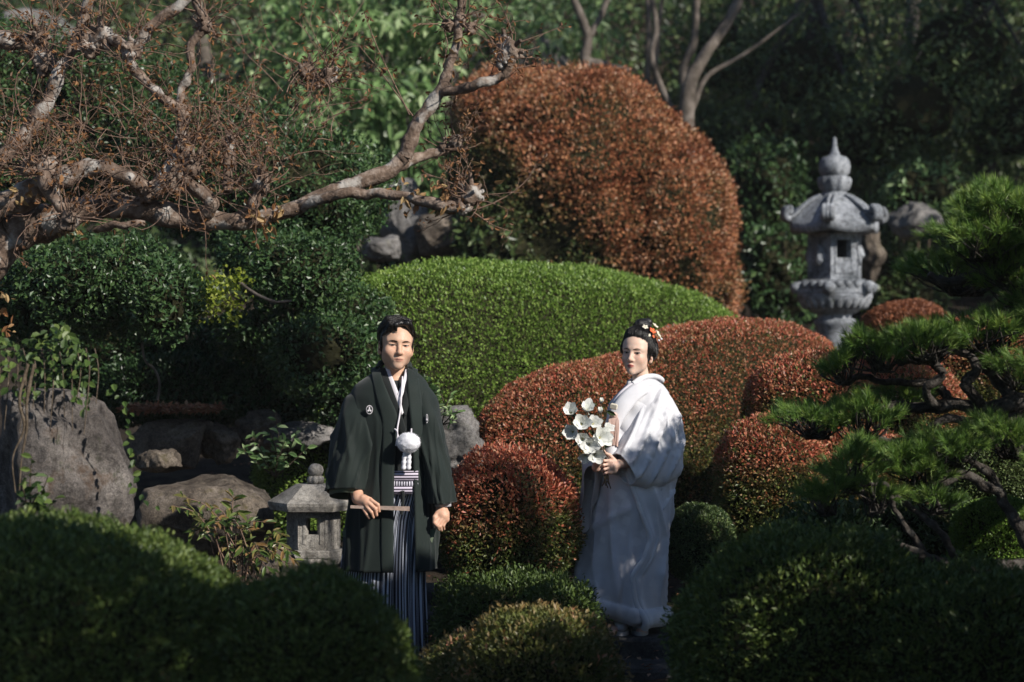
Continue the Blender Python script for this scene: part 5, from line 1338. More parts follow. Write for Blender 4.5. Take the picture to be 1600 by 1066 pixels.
# ============================================================ the man
def man():
    zf = -.04; Y = 12.0; S = Y / FPX; x0 = (618 - 800) * S
    root = empty('person', (x0, Y, zf), 'man standing in a black haori jacket and striped hakama holding a closed fan', 'person')
    lx = lambda px: (px - 618) * S
    lz = lambda py: CAMZ - (py - 533) * S - zf
    Pt = lambda px, py, y: np.array([lx(px), y, lz(py)])
    # ---- body: one continuous surface
    sc = Sculpt(axis((-.36, -.12, .005), (-.12, .12, .0032), (.12, .36, .005)), axis((-.36, -.12, .0045), (-.12, .30, .0045)),
                axis((-.02, .12, .008), (.12, .70, .014), (.70, .90, .0034), (.90, 1.42, .012), (1.42, 1.80, .0032)))
    s = 1.05; hw_ = Matrix.Translation((.002, 0, 1.615)) @ Euler((math.radians(-1), math.radians(4), math.radians(13)), 'XYZ').to_matrix().to_4x4()
    w, R = head(sc, hw_, s)
    sc.cap(w((0, .026, -.05)), (.0, .04, 1.40), .049, .058, .014)
    sc.cap((0, .02, 1.38), (-.15, .02, 1.37), .07, .06, .03); sc.cap((0, .02, 1.38), (.11, .02, 1.36), .065, .05, .03)
    sc.ell((0, .01, 1.22), (.165, .11, .22), .04); sc.ell((0, .01, .98), (.155, .11, .16), .04)
    Sr, Er, Wr = (-.17, .02, 1.36), (-.235, .04, 1.06), Pt(563, 776, -.17)
    sc.chain([Sr, Er, Wr], [.055, .043, .029], .02)
    Sl, El, Wl = (.125, .03, 1.35), (.185, .05, 1.08), Pt(691, 790, -.10)
    sc.chain([Sl, El, Wl], [.046, .038, .027], .02)
    for q in (-1, 1):
        sc.chain([(q * .08, .01, .95), (-.045 + q * .085, -.01, .5), (-.02 + q * .11, .03, .1)], [.085, .056, .04], .03)
        sc.ell((-.02 + q * .11, .06, .06), (.036, .045, .04), .02); sc.cap((-.02 + q * .11, .05, .045), (-.02 + q * .122, -.13, .03), .036, .03, .02)
    # right hand closed on the fan
    h = lambda px, py, y: Pt(px, py, y)
    sc.cap(Wr, h(577, 781, -.20), .027, .030, .012); sc.cap(h(572, 777, -.185), h(583, 785, -.21), .024, .022, .01); sc.cap(h(570, 784, -.19), h(578, 791, -.20), .022, .020, .01)
    for a, b, c, r in (((584, 777, -.22), (594.5, 784, -.232), (596.5, 794, -.222), .0092), ((581, 782, -.224), (590.5, 790, -.238), (592.5, 800, -.226), .0094),
                       ((577, 787, -.222), (584.5, 795, -.236), (587.5, 803.5, -.224), .0088), ((572, 791, -.212), (577.5, 799, -.226), (581, 805, -.217), .0078)):
        sc.chain([h(*a), h(*b), h(*c)], [r * 1.05, r, r * .82], .004)
    sc.chain([h(571, 774, -.20), h(582, 777, -.195), h(592, 784, -.195)], [.013, .0105, .0085], .006)
    # left hand hanging, fingers curled in
    sc.cap(Wl, h(693, 803, -.12), .025, .028, .012); sc.cap(h(688, 798, -.12), h(690, 808, -.125), .020, .018, .01); sc.cap(h(697, 800, -.11), h(698, 809, -.115), .020, .017, .01)
    for a, b, c, r in (((687, 806, -.138), (680.5, 813.5, -.156), (683, 821, -.142), .0084), ((691, 808, -.140), (684.5, 817.5, -.155), (687, 824.5, -.137), .0086),
                       ((695, 809, -.132), (689, 819.5, -.144), (691, 826, -.125), .0083), ((699, 809, -.118), (694, 818.5, -.129), (695, 824.5, -.112), .0074)):
        sc.chain([h(*a), h(*b), h(*c)], [r * 1.05, r, r * .82], .004)
    sc.chain([h(686, 796, -.125), h(680.5, 805, -.14), h(679.5, 814, -.145)], [.0125, .0105, .0085], .006)
    V, F = sc.surface()
    link('body', npmesh('body', V, F, [M['skin_man']], None, True, {'lip': ('POINT', .65 * lip_attr(V, w, R, s, False)), **tone_attrs(V, w, R, s, False)}), root, world=False)
    face_marks(sc, root, w, R, s, M, gaze=-.0015)
    # ---- hair
    hs = Sculpt(axis((-.15, .15, .0034)), axis((-.19, .19, .0034)), axis((1.48, 1.82, .0034)))
    hE = lambda c, r, k=.01, sub=False: hs.ell(w(c), np.array(r) * s, k, sub, R); hC = lambda p, q, a, b, k=.008, sub=False: hs.cap(w(p), w(q), a * s, b * s, k, sub)
    hE((0, .022, .048), (.085, .105, .094)); hE((0, .055, -.015), (.072, .062, .065), .02)
    hE((0, -.085, -.030), (.074, .085, .086), .008, True); hE((.008, -.112, .030), (.054, .05, .040), .008, True)
    for q in (-1, 1):
        hE((q * .082, -.010, -.045), (.03, .045, .052), .006, True); hC((q * .0735, -.022, .03), (q * .0735, -.018, -.012), .009, .006)
    # swept fringe: locks from the parting over the forehead
    for k, (x1, y1, z1, x2, y2, z2, r) in enumerate([(-.005, -.078, .110, -.066, -.066, .050, .013), (.0, -.07, .114, -.076, -.045, .045, .014), (.004, -.080, .106, -.045, -.083, .060, .011), (.006, -.078, .106, .050, -.076, .075, .012),
            (.004, -.07, .112, .066, -.055, .052, .013), (.0, -.03, .126, -.078, -.01, .07, .016), (.0, -.03, .126, .078, -.01, .07, .016), (.0, .03, .126, -.07, .06, .08, .018), (.0, .03, .126, .07, .06, .08, .018), (-.012, -.080, .104, -.026, -.094, .062, .006), (-.022, -.084, .096, -.016, -.0945, .058, .0045)]):
        m_ = ((x1 + x2) / 2 * 1.12, (y1 + y2) / 2 - .012, (z1 + z2) / 2 + .016)
        hC((x1, y1, z1), m_, r * .9, r); hC(m_, (x2, y2, z2), r, r * .35)
    V, F = hs.surface()
    N = unit(V - w((0, .02, .04)))
    L = (V - w((0, 0, 0))) @ R; V = V + N * (.0008 * np.sin(L[:, 0] * 420 + L[:, 2] * 160 + 3 * np.sin(L[:, 1] * 60)))[:, None]
    ho = link('hair', npmesh('hair', V, F, [M['hair']], None, True), root, world=False)
    n = 1500; st = np.stack([rng.normal(size=n) * .022 + .006, rng.uniform(-.075, .07, n), np.full(n, .15)], -1); lr = np.where(rng.random(n) < .62, -1, 1)
    side = np.array([-1.0, 0, 0]) @ (R.T)
    def flow(P):
        q = (P - w((0, 0, 0))) @ R; d = np.stack([lr * 1.0, np.where(q[:, 1] < -.03, -.45, .35), -.35 - .8 * (q[:, 2] < .09)], -1); return d @ R.T
    strands('hair_strands', hs, np.array([w(p) for p in st]), flow, 12, .15, .0011, M['hair'], ho)
    # ---- black kimono under the jacket
    kim = Robe([(lz(586), .0, .03, .075, .07), (1.44, 0, .02, .10, .095), (1.38, 0, .01, .16, .115), (1.25, 0, 0, .175, .125), (1.05, 0, 0, .165, .125), (.9, 0, 0, .165, .13)])
    cloth('kimono', kim.grid(np.linspace(.88, 1.445, 24), 64), M['kimono_black'], root, True, .003)
    # skin coloured V is left open by laying collars over the chest
    K = lambda px, py, o=0: np.array([lx(px), float(kim.front(lx(px), lz(py))) - o, lz(py)])
    strip('collar', [Pt(600, 574, .02), Pt(603, 586, -.035), Pt(612, 606, -.085), Pt(620, 624, -.118), Pt(629, 648, -.136)], [Pt(608, 576, .0), Pt(613, 587, -.05), Pt(620, 603, -.090), Pt(626, 620, -.118), Pt(632, 644, -.136)], M['collar_white'], root, .006, bulge=.004)
    strip('collar', [Pt(640, 576, .0), Pt(638, 588, -.05), Pt(634, 604, -.085), Pt(630, 618, -.110), Pt(622, 634, -.122)], [Pt(633, 578, -.01), Pt(632, 588, -.06), Pt(628, 603, -.092), Pt(624, 613, -.112), Pt(617, 628, -.120)], M['collar_white'], root, .006, bulge=.004)
    strip('kimono_collar', [Pt(594, 576, .02), Pt(596, 588, -.045), Pt(605, 610, -.100), Pt(616, 640, -.134), Pt(632, 690, -.150)], [Pt(603, 575, .01), Pt(607, 587, -.050), Pt(614, 604, -.100), Pt(623, 628, -.134), Pt(637, 668, -.150)], M['kimono_black'], root, .006, bulge=.003)
    strip('kimono_collar', [Pt(650, 580, .01), Pt(647, 600, -.07), Pt(642, 625, -.118), Pt(636, 650, -.134)], [Pt(640, 577, -.01), Pt(637, 592, -.07), Pt(634, 612, -.106), Pt(629, 640, -.130)], M['kimono_black'], root, .006, bulge=.003)
    # ---- hakama
    hk = Robe([(lz(735), lx(626), 0, .165, .135), (.90, lx(618), 0, .170, .14), (.75, lx(606), 0, .178, .138), (.5, lx(600), 0, .192, .150), (.25, lx(598), 0, .208, .18), (.03, lx(597), 0, .214, .188)], 2.5)
    n = 420; zs = np.linspace(.035, lz(760), 60)
    def pleat(u, z, ph):
        k = smooth01(z, 1.0, .75); t = (u * 26 + .18 * np.sin(z * 5)) % 1
        tri = np.where(t < .82, t / .82, (1 - t) / .18)
        big = .5 * np.sin(u * 2 * np.pi * 5 + 1.0) + .3 * np.sin(u * 2 * np.pi * 9 + z * 2)
        return (.004 + .012 * k) * tri + .012 * k * big - .055 * k * np.exp(-((u - .955) / .018) ** 2)
    P = hk.grid(zs, n, fold=pleat)
    u = np.linspace(0, 1, n, endpoint=False); uv = np.stack([np.repeat((u * 1.24)[None], len(zs), 0), np.repeat(zs[:, None], n, 1)], -1).reshape(-1, 2)
    cloth('hakama', P, M['hakama'], root, True, .003, uv)
    # sash: tied bands
    def band(name, y0, y1, off, mat, px0=600, px1=655, n=30, wob=0):
        a = np.linspace(px0, px1, n); g = []
        for t in np.linspace(0, 1, 6):
            py = y0 + (y1 - y0) * t; g.append(np.array([[lx(p), float(hk.front(lx(p), min(lz(py), lz(736)), off + .01 * math.sin(t * math.pi) + wob * math.sin(p * 1.9))), lz(py)] for p in a]))
        g = np.array(g); uvs = np.stack([np.repeat((a * S)[None], 6, 0), np.repeat((np.linspace(y0, y1, 6) * S)[:, None], n, 1)], -1).reshape(-1, 2)
        cloth(name, g[:, ::-1], mat, root, False, .006, uvs)
    band('sash', 734, 749, .012, M['obi']); band('sash', 748, 760, .006, M['obi_v'], wob=.004); band('sash_knot', 757, 769, .022, M['obi'], 616, 646)
    kn = MB(); tube(kn, resample([Pt(631, 764, -.175), Pt(632, 776, -.172), Pt(630, 800, -.170)], 8), [.012, .010, .009, .009, .008, .008, .007, .006], 8); kn_o = link('sash_tail', kn.mesh('sash_tail', [M['kimono_black']]), root, world=False)
    # ---- haori jacket
    ha = Robe([(lz(573), lx(616), .035, .072, .070), (lz(580), lx(617), .03, .100, .086), (lz(590), lx(616), .025, .140, .105), (lz(602), lx(612), .02, .180, .122), (lz(620), lx(609), .01, .198, .136),
               (lz(660), lx(610), .0, .200, .150), (lz(730), lx(611), .0, .203, .158), (lz(800), lx(611), .0, .215, .182), (lz(850), lx(609), .0, .226, .200), (lz(888), lx(607), .0, .234, .206)], 2.35)
    zs = np.linspace(lz(889), lz(575), 70)
    ins_l = [(lz(889), lx(618)), (lz(800), lx(618)), (lz(730), lx(618.5)), (lz(690), lx(622)), (lz(655), lx(625)), (lz(625), lx(612)), (lz(600), lx(600)), (lz(575), lx(594))]
    ins_r = [(lz(889), lx(652)), (lz(800), lx(650)), (lz(730), lx(647.5)), (lz(690), lx(645.5)), (lz(655), lx(643)), (lz(625), lx(639.5)), (lz(600), lx(638)), (lz(575), lx(637))]
    xl = np.interp(zs, [a for a, b in ins_l], [b for a, b in ins_l]); xr = np.interp(zs, [a for a, b in ins_r], [b for a, b in ins_r])
    def hfold(u, z, ph):
        k = smooth01(z, 1.40, 1.2)
        return k * ((.016 * (1 - np.abs(np.sin(u * 26 + z * 1.6))) ** 3 + .010 * (1 - np.abs(np.sin(u * 41 - z * 2.3))) ** 3 - .006) * smooth01(u, 0, .12) * smooth01(u, 1, .88)) + .004 * np.sin(u * 12 + z * 16) * k
    P = ha.grid(zs, 180, xl, xr, hfold)
    cloth('haori', P, M['haori'], root, False, .005)
    H = lambda px, py, o=.004: np.array([lx(px), float(ha.front(lx(px), lz(py))) - o, lz(py)])
    bl_in = [(592, 572), (599, 592), (611, 620), (624, 652), (622, 690), (618.5, 730), (618, 800), (618, 888)]
    bl_out = [(580, 577), (583, 592), (590, 620), (599, 655), (600, 690), (598, 730), (598, 800), (599, 888)]
    strip('haori_collar', [H(*p) + (np.array([0, .05, .0]) if p[1] < 575 else 0) for p in bl_out], [H(*p) for p in bl_in], M['haori_band'], root, .009, 60, .004)
    br_in = [(638, 573), (638, 600), (640, 625), (643.5, 655), (646, 690), (648, 730), (650, 800), (652, 888)]
    br_out = [(652, 578), (655, 600), (659, 625), (663, 655), (666, 690), (668, 730), (670, 800), (671, 888)]
    strip('haori_collar', [H(*p) for p in br_in], [H(*p) for p in br_out], M['haori_band'], root, .009, 60, .004)
    mb = MB(); tube(mb, resample([Pt(591, 576, -.0), Pt(596, 567, .055), Pt(616, 564, .085), Pt(636, 568, .055), Pt(640, 577, -.01)], 24), .016, 8); link('neckband', mb.mesh('neckband', [M['haori_band']]), root, world=False)
    # ---- sleeves
    def sleeve(rows, slope, fold, name):
        Rb = Robe(rows, 2.3); zs = np.linspace(rows[-1][0], rows[0][0], 54); P = Rb.grid(zs, 96, fold=fold)
        k = smooth01(P[..., 2], rows[0][0], rows[-1][0]); P[..., 2] += -slope * k * (P[..., 1] - rows[-1][2])
        return cloth(name, P, M['haori'], root, True, .005)
    r_ = [(lz(604), lx(580), .015, .030, .04), (lz(609), lx(576), .015, .066, .07), (lz(622), lx(569), .01, .092, .095), (lz(650), lx(563), -.01, .108, .112), (lz(690), lx(557.5), -.03, .110, .125), (lz(730), lx(549.5), -.05, .104, .135), (lz(768), lx(543), -.065, .100, .140)]
    def rf(u, z, ph):
        k = smooth01(z, 1.36, 1.1)
        v = ph * 1.0 + z * 2.6; r1 = (1 - np.abs(np.sin(v * 2.3 + .5))) ** 3; r2 = (1 - np.abs(np.sin(ph * 4.1 - z * 5.5 + 1))) ** 3
        return k * (.026 * r1 + .014 * r2 - .010) + .005 * np.sin(ph * 3 + z * 26) * smooth01(z, 1.42, 1.3)
    sleeve(r_, .20, rf, 'sleeve')
    l_ = [(lz(600), lx(650), .015, .03, .04), (lz(606), lx(655), .015, .050, .07), (lz(622), lx(661), .01, .066, .092), (lz(650), lx(667), .0, .068, .108), (lz(690), lx(674), -.015, .066, .12), (lz(730), lx(682), -.03, .070, .13), (lz(782), lx(688.5), -.045, .068, .135)]
    sleeve(l_, -.06, lambda u, z, ph: smooth01(z, 1.36, 1.1) * (.018 * (1 - np.abs(np.sin(ph * 2.6 + z * 5))) ** 3 + .010 * (1 - np.abs(np.sin(ph * 4.3 - z * 5))) ** 3 - .006) + .004 * np.sin(ph * 3 + z * 24) * smooth01(z, 1.42, 1.3), 'sleeve')
    # lining inside the wide cuff, white cuff edge of the other arm
    a = np.linspace(0, 2 * np.pi, 40, endpoint=False)
    def cuff(name, px, py, y, rx, ry, dz, mat):
        g = np.stack([np.stack([lx(px) + rx * q * np.cos(a), y + ry * q * np.sin(a), lz(py) + h_ - .20 * ry * np.sin(a) * dz], -1) for q, h_ in ((.94, .05), (.94, .02), (.93, -.004))], 0)
        cloth(name, g, mat, root, True, .003)
    cuff('sleeve_lining', 543, 773, -.065, .090, .128, 1, M['lining']); cuff('inner_cuff', 693, 788, -.09, .042, .046, 0, M['collar_white'])
    # side vents
    for px in (545, 675):
        mb = MB(); y = float(ha.front(lx(px), lz(835), .0)) - .012
        mb.add([(lx(px - 9), y, lz(828)), (lx(px + 8), y + .01, lz(822)), (lx(px + 1), y - .004, lz(846)), (lx(px - 9), y + .006, lz(828)), (lx(px + 8), y + .016, lz(822)), (lx(px + 1), y + .002, lz(846))],
               [(0, 2, 1), (3, 4, 5), (0, 1, 4), (0, 4, 3), (1, 2, 5), (1, 5, 4), (2, 0, 3), (2, 3, 5)]); link('side_gusset', mb.mesh('side_gusset', [M['lining']], False), root, world=False)
    # crests
    def crest(px, py, rx, rz, surf):
        mb = MB(); dk = MB(); c = surf(px, py, .013)
        def disc(b, ox, oz, ax, az, off, rot=0, k=18):
            t = np.linspace(0, 2 * np.pi, k, endpoint=False); X = ox + np.cos(t) * ax * math.cos(rot) - np.sin(t) * az * math.sin(rot); Z = oz + np.cos(t) * ax * math.sin(rot) + np.sin(t) * az * math.cos(rot)
            V = np.stack([c[0] + X * rx, np.full(k, c[1] - off), c[2] + Z * rz], -1); V = np.vstack([V, V.mean(0)[None]]); b.add(V, [(q, (q + 1) % k, k) for q in range(k)])
        disc(mb, 0, 0, 1, 1, 0); o = link('crest', mb.mesh('crest', [M['collar_white']]), root, world=False)
        disc(dk, 0, 0, .84, .84, .0012)
        link('crest_ground', dk.mesh('crest_ground', [M['haori']]), o, world=False)
        l3 = MB()
        for r in (90, 210, 330):
            q = math.radians(r); disc(l3, .36 * math.cos(q), .36 * math.sin(q), .34, .22, .0024, q, 12)
        link('crest_leaf', l3.mesh('crest_leaf', [M['collar_white']]), o, world=False)
    crest(580, 639, 5.2 * S, 7 * S, lambda a_, b_, o: np.array([lx(a_), min(float(Robe(r_, 2.3).front(lx(a_), lz(b_))), float(ha.front(lx(a_), lz(b_)))) - .016, lz(b_)]))
    crest(668.5, 653, 1.9 * S, 7 * S, lambda a_, b_, o: np.array([lx(a_), min(float(Robe(l_, 2.3).front(lx(a_), lz(b_))), float(ha.front(lx(a_), lz(b_)))) - .012, lz(b_)]))
    # ---- cord and white pompom
    mb = MB()
    tube(mb, resample([Pt(630, 588, -.085), Pt(629, 620, -.135), Pt(627, 645, -.155), Pt(623.5, 668, -.172), Pt(625, 680, -.178), Pt(634, 688, -.18)], 24), .0042, 7)
    tube(mb, resample([Pt(622, 672, -.176), Pt(619, 668, -.180), Pt(624, 674, -.182), Pt(621, 694, -.180)], 12), .003, 6)
    tube(mb, resample([Pt(645, 668, -.165), Pt(645, 690, -.19)], 6), .004, 7)
    link('cord', mb.mesh('cord', [M['collar_white']]), root, world=False)
    u_, f_ = ico(4); c = Pt(641, 689, -.205); q = u_ * np.array([.056, .050, .048]) * (1 + .06 * noise3(u_, .7, 2)[:, None]); mb = MB(); mb.add(q + c, f_)
    pm = link('pompom', mb.mesh('pompom', [M['pom_white']]), root, world=False)
    U = rdir(2600); fuzz(c + U * np.array([.054, .048, .046]), U, .009, .0013, M['pom_white'], 'pompom_fluff', pm)
    mb = MB()
    for dx in (-3.5, 3.5):
        tube(mb, resample([Pt(639 + dx * .4, 700, -.195), Pt(638 + dx, 712, -.19), Pt(637 + dx * 1.1, 730, -.185)], 14), .0115 + .002 * np.sin(np.arange(14) * 2.2), 8)
    link('cord_tassel', mb.mesh('cord_tassel', [M['pom_white']]), root, world=False)
    # ---- feet
    for q in (-1, 1):
        mb = MB(); u3, f3 = ico(3); P = u3 * [.048, .125, .045]; P[:, 2] = np.maximum(P[:, 2], -.03) * np.where(P[:, 1] < 0, .8, 1.15); mb.add(P + [-.02 + q * .118, -.03, .05], f3)
        link('tabi', mb.mesh('tabi', [M['tabi']]), root, world=False)
        mb = MB(); a = np.linspace(0, 2 * np.pi, 24, endpoint=False)
        for z0, z1 in ((.002, .022),):
            V = np.concatenate([np.stack([-.02 + q * .118 + .052 * np.cos(a), -.035 + .138 * np.sin(a), np.full(24, z)], -1) for z in (z0, z1)])
            mb.add(V, np.stack([np.arange(24), (np.arange(24) + 1) % 24, (np.arange(24) + 1) % 24 + 24, np.arange(24) + 24], -1)); mb.add(np.vstack([V[24:], V[24:].mean(0)[None]]), [(k, (k + 1) % 24, 24) for k in range(24)])
        link('sandal', mb.mesh('sandal', [M['straw']]), root, world=False)
    # ---- the fan he holds: a thing of its own
    a = Pt(552, 787.5, -.205); b = Pt(643, 790, -.232); ww = np.array(root.location)
    fan = empty('folding_fan', tuple(ww + (a + b) / 2), 'closed wooden folding fan held level by the man in black', 'fan')
    d = unit((b - a)[None])[0]
    for k in range(9):
        t = (k - 4) * .0022; mb = MB(); up = np.array([0, .25, 1.0])
        P0 = a + np.array([0, t, 0]); P1 = b + np.array([0, t * 1.2, 0])
        V = []
        for p, hh in ((P0, .0065), (P0 * .3 + P1 * .7, .009), (P1, .0105)):
            for dy, dz in ((-.0009, -hh), (.0009, -hh), (.0009, hh), (-.0009, hh)): V.append(p + [0, dy, dz])
        F = [(3, 2, 1, 0), (8, 9, 10, 11)] + [(r * 4 + q, r * 4 + (q + 1) % 4, r * 4 + 4 + (q + 1) % 4, r * 4 + 4 + q) for r in range(2) for q in range(4)]
        mb.add(np.array(V) + ww, F); mb.build('rib' if 0 < k < 8 else 'guard_stick', M['fan_wood'], fan, False)
man()
# ============================================================ the woman
def woman():
    zf = .08; Y = 12.6; S = Y / FPX; x0 = (990 - 800) * S
    root = empty('person', (x0, Y, zf), 'woman in a long white silk wedding kimono with her black hair put up', 'person')
    lx = lambda px: (px - 990) * S
    lz = lambda py: CAMZ - (py - 533) * S - zf
    Pt = lambda px, py, y: np.array([lx(px), y, lz(py)])
    sc = Sculpt(axis((-.32, -.10, .0036), (-.10, .16, .0032), (.16, .26, .006)), axis((-.36, -.10, .0036), (-.10, .28, .0042)),
                axis((-.02, .12, .008), (.12, .80, .014), (.80, 1.02, .0034), (1.02, 1.26, .010), (1.26, 1.70, .0032)))
    s = .985; hw_ = Matrix.Translation((lx(996), .0, lz(553))) @ Euler((math.radians(-2), math.radians(3), math.radians(-23)), 'XYZ').to_matrix().to_4x4()
    w, R = head(sc, hw_, s, True)
    sc.cap(w((0, .028, -.05)), Pt(1006, 615, .05), .040, .050, .012)
    sc.cap(Pt(985, 625, .03), Pt(1030, 625, .05), .055, .055, .03); sc.ell((lx(998), .03, 1.08), (.13, .10, .2), .04); sc.ell((lx(1000), .03, .82), (.14, .11, .16), .04)
    for q in (-1, 1):
        sc.chain([(lx(1000) + q * .07, .02, .80), (lx(985) + q * .07, 0, .45), (lx(985) + q * .07, .02, .09)], [.08, .052, .036], .03)
        sc.ell((lx(985) + q * .07, .03, .05), (.033, .04, .035), .02); sc.cap((lx(985) + q * .07, .03, .04), (lx(978) + q * .075, -.12, .025), .032, .027, .02)
    h = Pt
    # her left arm comes forward under the sleeve; both hands hold the stems
    Wl = h(963, 722, -.23)
    sc.chain([h(1035, 640, .03), h(1030, 715, -.06), Wl], [.045, .036, .023], .02)
    Wr = h(930, 728, -.16)
    sc.chain([h(965, 640, .02), h(938, 715, -.02), Wr], [.042, .034, .022], .02)
    sc.cap(Wl, h(953, 725, -.255), .022, .024, .01); sc.cap(h(957, 718, -.25), h(949, 718, -.262), .017, .016, .008); sc.cap(h(957, 731, -.245), h(950, 733, -.258), .017, .016, .008)
    for a, b, c, r in (((949, 716, -.264), (941, 716, -.275), (937, 720, -.262), .0075), ((948, 721.5, -.268), (940, 722.5, -.280), (936, 726, -.265), .0077),
                       ((948.5, 727, -.267), (941, 729, -.278), (937.5, 732, -.264), .0074), ((949.5, 732.5, -.262), (943, 735, -.271), (940, 737, -.259), .0067)):
        sc.chain([h(*a), h(*b), h(*c)], [r * 1.05, r, r * .82], .0035)
    sc.chain([h(956, 715, -.255), h(950, 708, -.262), h(944, 705, -.262)], [.011, .009, .0075], .005)
    sc.cap(Wr, h(934, 714, -.20), .021, .023, .01)
    for a, b, c, r in (((935, 703, -.205), (941, 702, -.222), (944, 706, -.228), .0072), ((934.5, 708.5, -.208), (941, 708.5, -.226), (944, 712, -.23), .0074),
                       ((934.5, 714, -.207), (940.5, 714.5, -.225), (943.5, 718, -.228), .0072)):
        sc.chain([h(*a), h(*b), h(*c)], [r * 1.05, r, r * .82], .0035)
    sc.chain([h(931, 708, -.20), h(934, 698, -.215), h(938, 694, -.222)], [.010, .0088, .0072], .005)
    V, F = sc.surface()
    link('body', npmesh('body', V, F, [M['skin_woman']], None, True, {'lip': ('POINT', lip_attr(V, w, R, s, True)), **tone_attrs(V, w, R, s, True)}), root, world=False)
    face_marks(sc, root, w, R, s, M, True, gaze=.0022)
    # ---- hair: swept up, full at the sides, bun on the crown
    hs = Sculpt(axis((-.16, .18, .0034)), axis((-.17, .21, .0034)), axis((1.36, 1.74, .0034)))
    hE = lambda c, r, k=.01, sub=False: hs.ell(w(c), np.array(r) * s, k * s, sub, R); hC = lambda p, q, a, b, k=.008, sub=False: hs.cap(w(p), w(q), a * s, b * s, k * s, sub)
    hE((0, .026, .050), (.086, .104, .092)); hE((0, .085, .012), (.060, .048, .056), .03)
    hE((0, -.012, .100), (.064, .058, .048), .02)
    for q in (-1, 1): hE((q * .068, .028, .020), (.030, .058, .050), .02)
    hE((0, -.088, -.040), (.066, .082, .080), .012, True); hE((0, -.100, .036), (.036, .055, .050), .022, True)
    for q in (-1, 1): hE((q * .088, -.018, -.050), (.026, .036, .046), .008, True); hE((q * .088, .004, -.018), (.014, .020, .026), .005, True)
    hE((.004, .040, .150), (.046, .050, .034), .006); hE((.0, .085, .095), (.052, .040, .045), .012); hC((.0, .015, .165), (.03, .055, .172), .022, .02, .01)
    hC((0, .07, -.03), (0, .062, -.075), .024, .012, .02)
    V, F = hs.surface(); L = (V - w((0, 0, 0))) @ R; N = unit(V - w((0, .03, .04)))
    V = V + N * (.0011 * np.sin(np.arctan2(L[:, 0], L[:, 1] + .02) * 46 + 2 * np.sin(L[:, 2] * 40)))[:, None]
    ho = link('hair', npmesh('hair', V, F, [M['hair']], None, True), root, world=False)
    n = 1700; a = rng.uniform(-2.3, 2.3, n); zz = rng.uniform(-.05, .10, n)
    st = np.array([w((.085 * math.sin(q), -.085 * math.cos(q), z)) for q, z in zip(a, zz)])
    def flow(P):
        q = (P - w((0, 0, 0))) @ R; d = np.stack([-q[:, 0] * 4, .55 - q[:, 1] * 2, np.full(len(P), .9)], -1); return d @ R.T
    strands('hair_strands', hs, st[hs.at(st) < .012], flow, 12, .12, .0010, M['hair'], ho, .0008)
    orn = MB(); u2, f2 = ico(2)
    def blossom(c, r, mat, n=5, tilt=None):
        mb = MB(); nrm = unit(np.array([c - w((0, .03, .06))]))[0]; e1 = unit(np.cross(nrm, [0, 0, 1.])[None])[0]; e2 = np.cross(nrm, e1)
        for k in range(n):
            a = k * 2 * math.pi / n; d = e1 * math.cos(a) + e2 * math.sin(a); B = np.stack([d, np.cross(nrm, d), nrm], 1)
            q = u2 * [r * .55, r * .42, r * .16]; q[:, 2] += .25 * np.abs(q[:, 0]) ; mb.add(q @ B.T + c + d * r * .55 + nrm * r * .25, f2)
        o = link('hair_flower', mb.mesh('hair_flower', [mat]), root, world=False)
        m2 = MB(); m2.add(u2 * r * .2 + c + nrm * r * .4, f2); link('flower_heart', m2.mesh('flower_heart', [M['petal_core']]), o, world=False)
    for (px, py, y, r, m_) in ((1018, 518, -.03, .020, 'orange_flower'), (1007, 512, -.045, .016, 'ivory_flower'), (1023, 510, -.01, .018, 'ivory_flower'), (1027, 522, -.01, .018, 'ivory_flower'), (1013, 524, -.045, .010, 'ivory_flower'), (1031, 527, .0, .012, 'ivory_flower'), (1020, 526, -.03, .010, 'orange_flower')):
        blossom(Pt(px, py, y), r, M[m_])
    for px, py in ((1029, 532), (1033, 530), (1010, 518)):
        mb = MB(); mb.add(u2 * .006 + Pt(px, py, -.02), f2); link('pearl', mb.mesh('pearl', [M['pom_white']]), root, world=False)
    # ---- inner white kimono
    inn = Robe([(lz(988), lx(962), .03, .19, .17), (lz(965), lx(963), .03, .215, .20), (lz(930), lx(965), .03, .232, .215), (lz(850), lx(976), .03, .208, .20), (lz(780), lx(985), .02, .180, .18), (lz(720), lx(992), .02, .160, .155),
                (lz(660), lx(992), .03, .145, .135), (lz(625), lx(996), .035, .13, .11), (lz(604), lx(1002), .04, .085, .085), (lz(594), lx(1004), .045, .062, .066)], 2.2)
    def ifold(u, z, ph):
        k = smooth01(z, .95, .3)
        v = ph * 1.0 + z * 1.1
        return k * (.030 * (1 - np.abs(np.sin(v * 2.6 + .4))) ** 2 + .012 * (1 - np.abs(np.sin(v * 5.3 + z * 2))) ** 2 - .012 + .006 * np.sin(ph * 9 - z * 6)) + .014 * np.exp(-((z - lz(792) - .10 * (ph + 1.6)) / .022) ** 2) + .006 * np.sin(ph * 4 + z * 22) * smooth01(z, .3, .7) * smooth01(z, 1.1, .9)
    roll = lambda z, c_: .030 * np.sqrt(np.clip(1 - ((z - c_) / .042) ** 2, 0, 1))
    def lift(P):            # the hem is held higher on the far left
        P = P.copy(); P[..., 2] += smooth01(P[..., 2], .45, .06) * np.maximum(0, lx(985) - P[..., 0]) * .30; return P
    zs = np.concatenate([np.linspace(lz(972), lz(945), 18), np.linspace(lz(944), lz(600), 80)])
    cloth('inner_kimono', lift(inn.grid(zs, 160, fold=lambda u, z, ph: ifold(u, z, ph) + roll(z, lz(957)))), M['shiro_in'], root, True, .004)
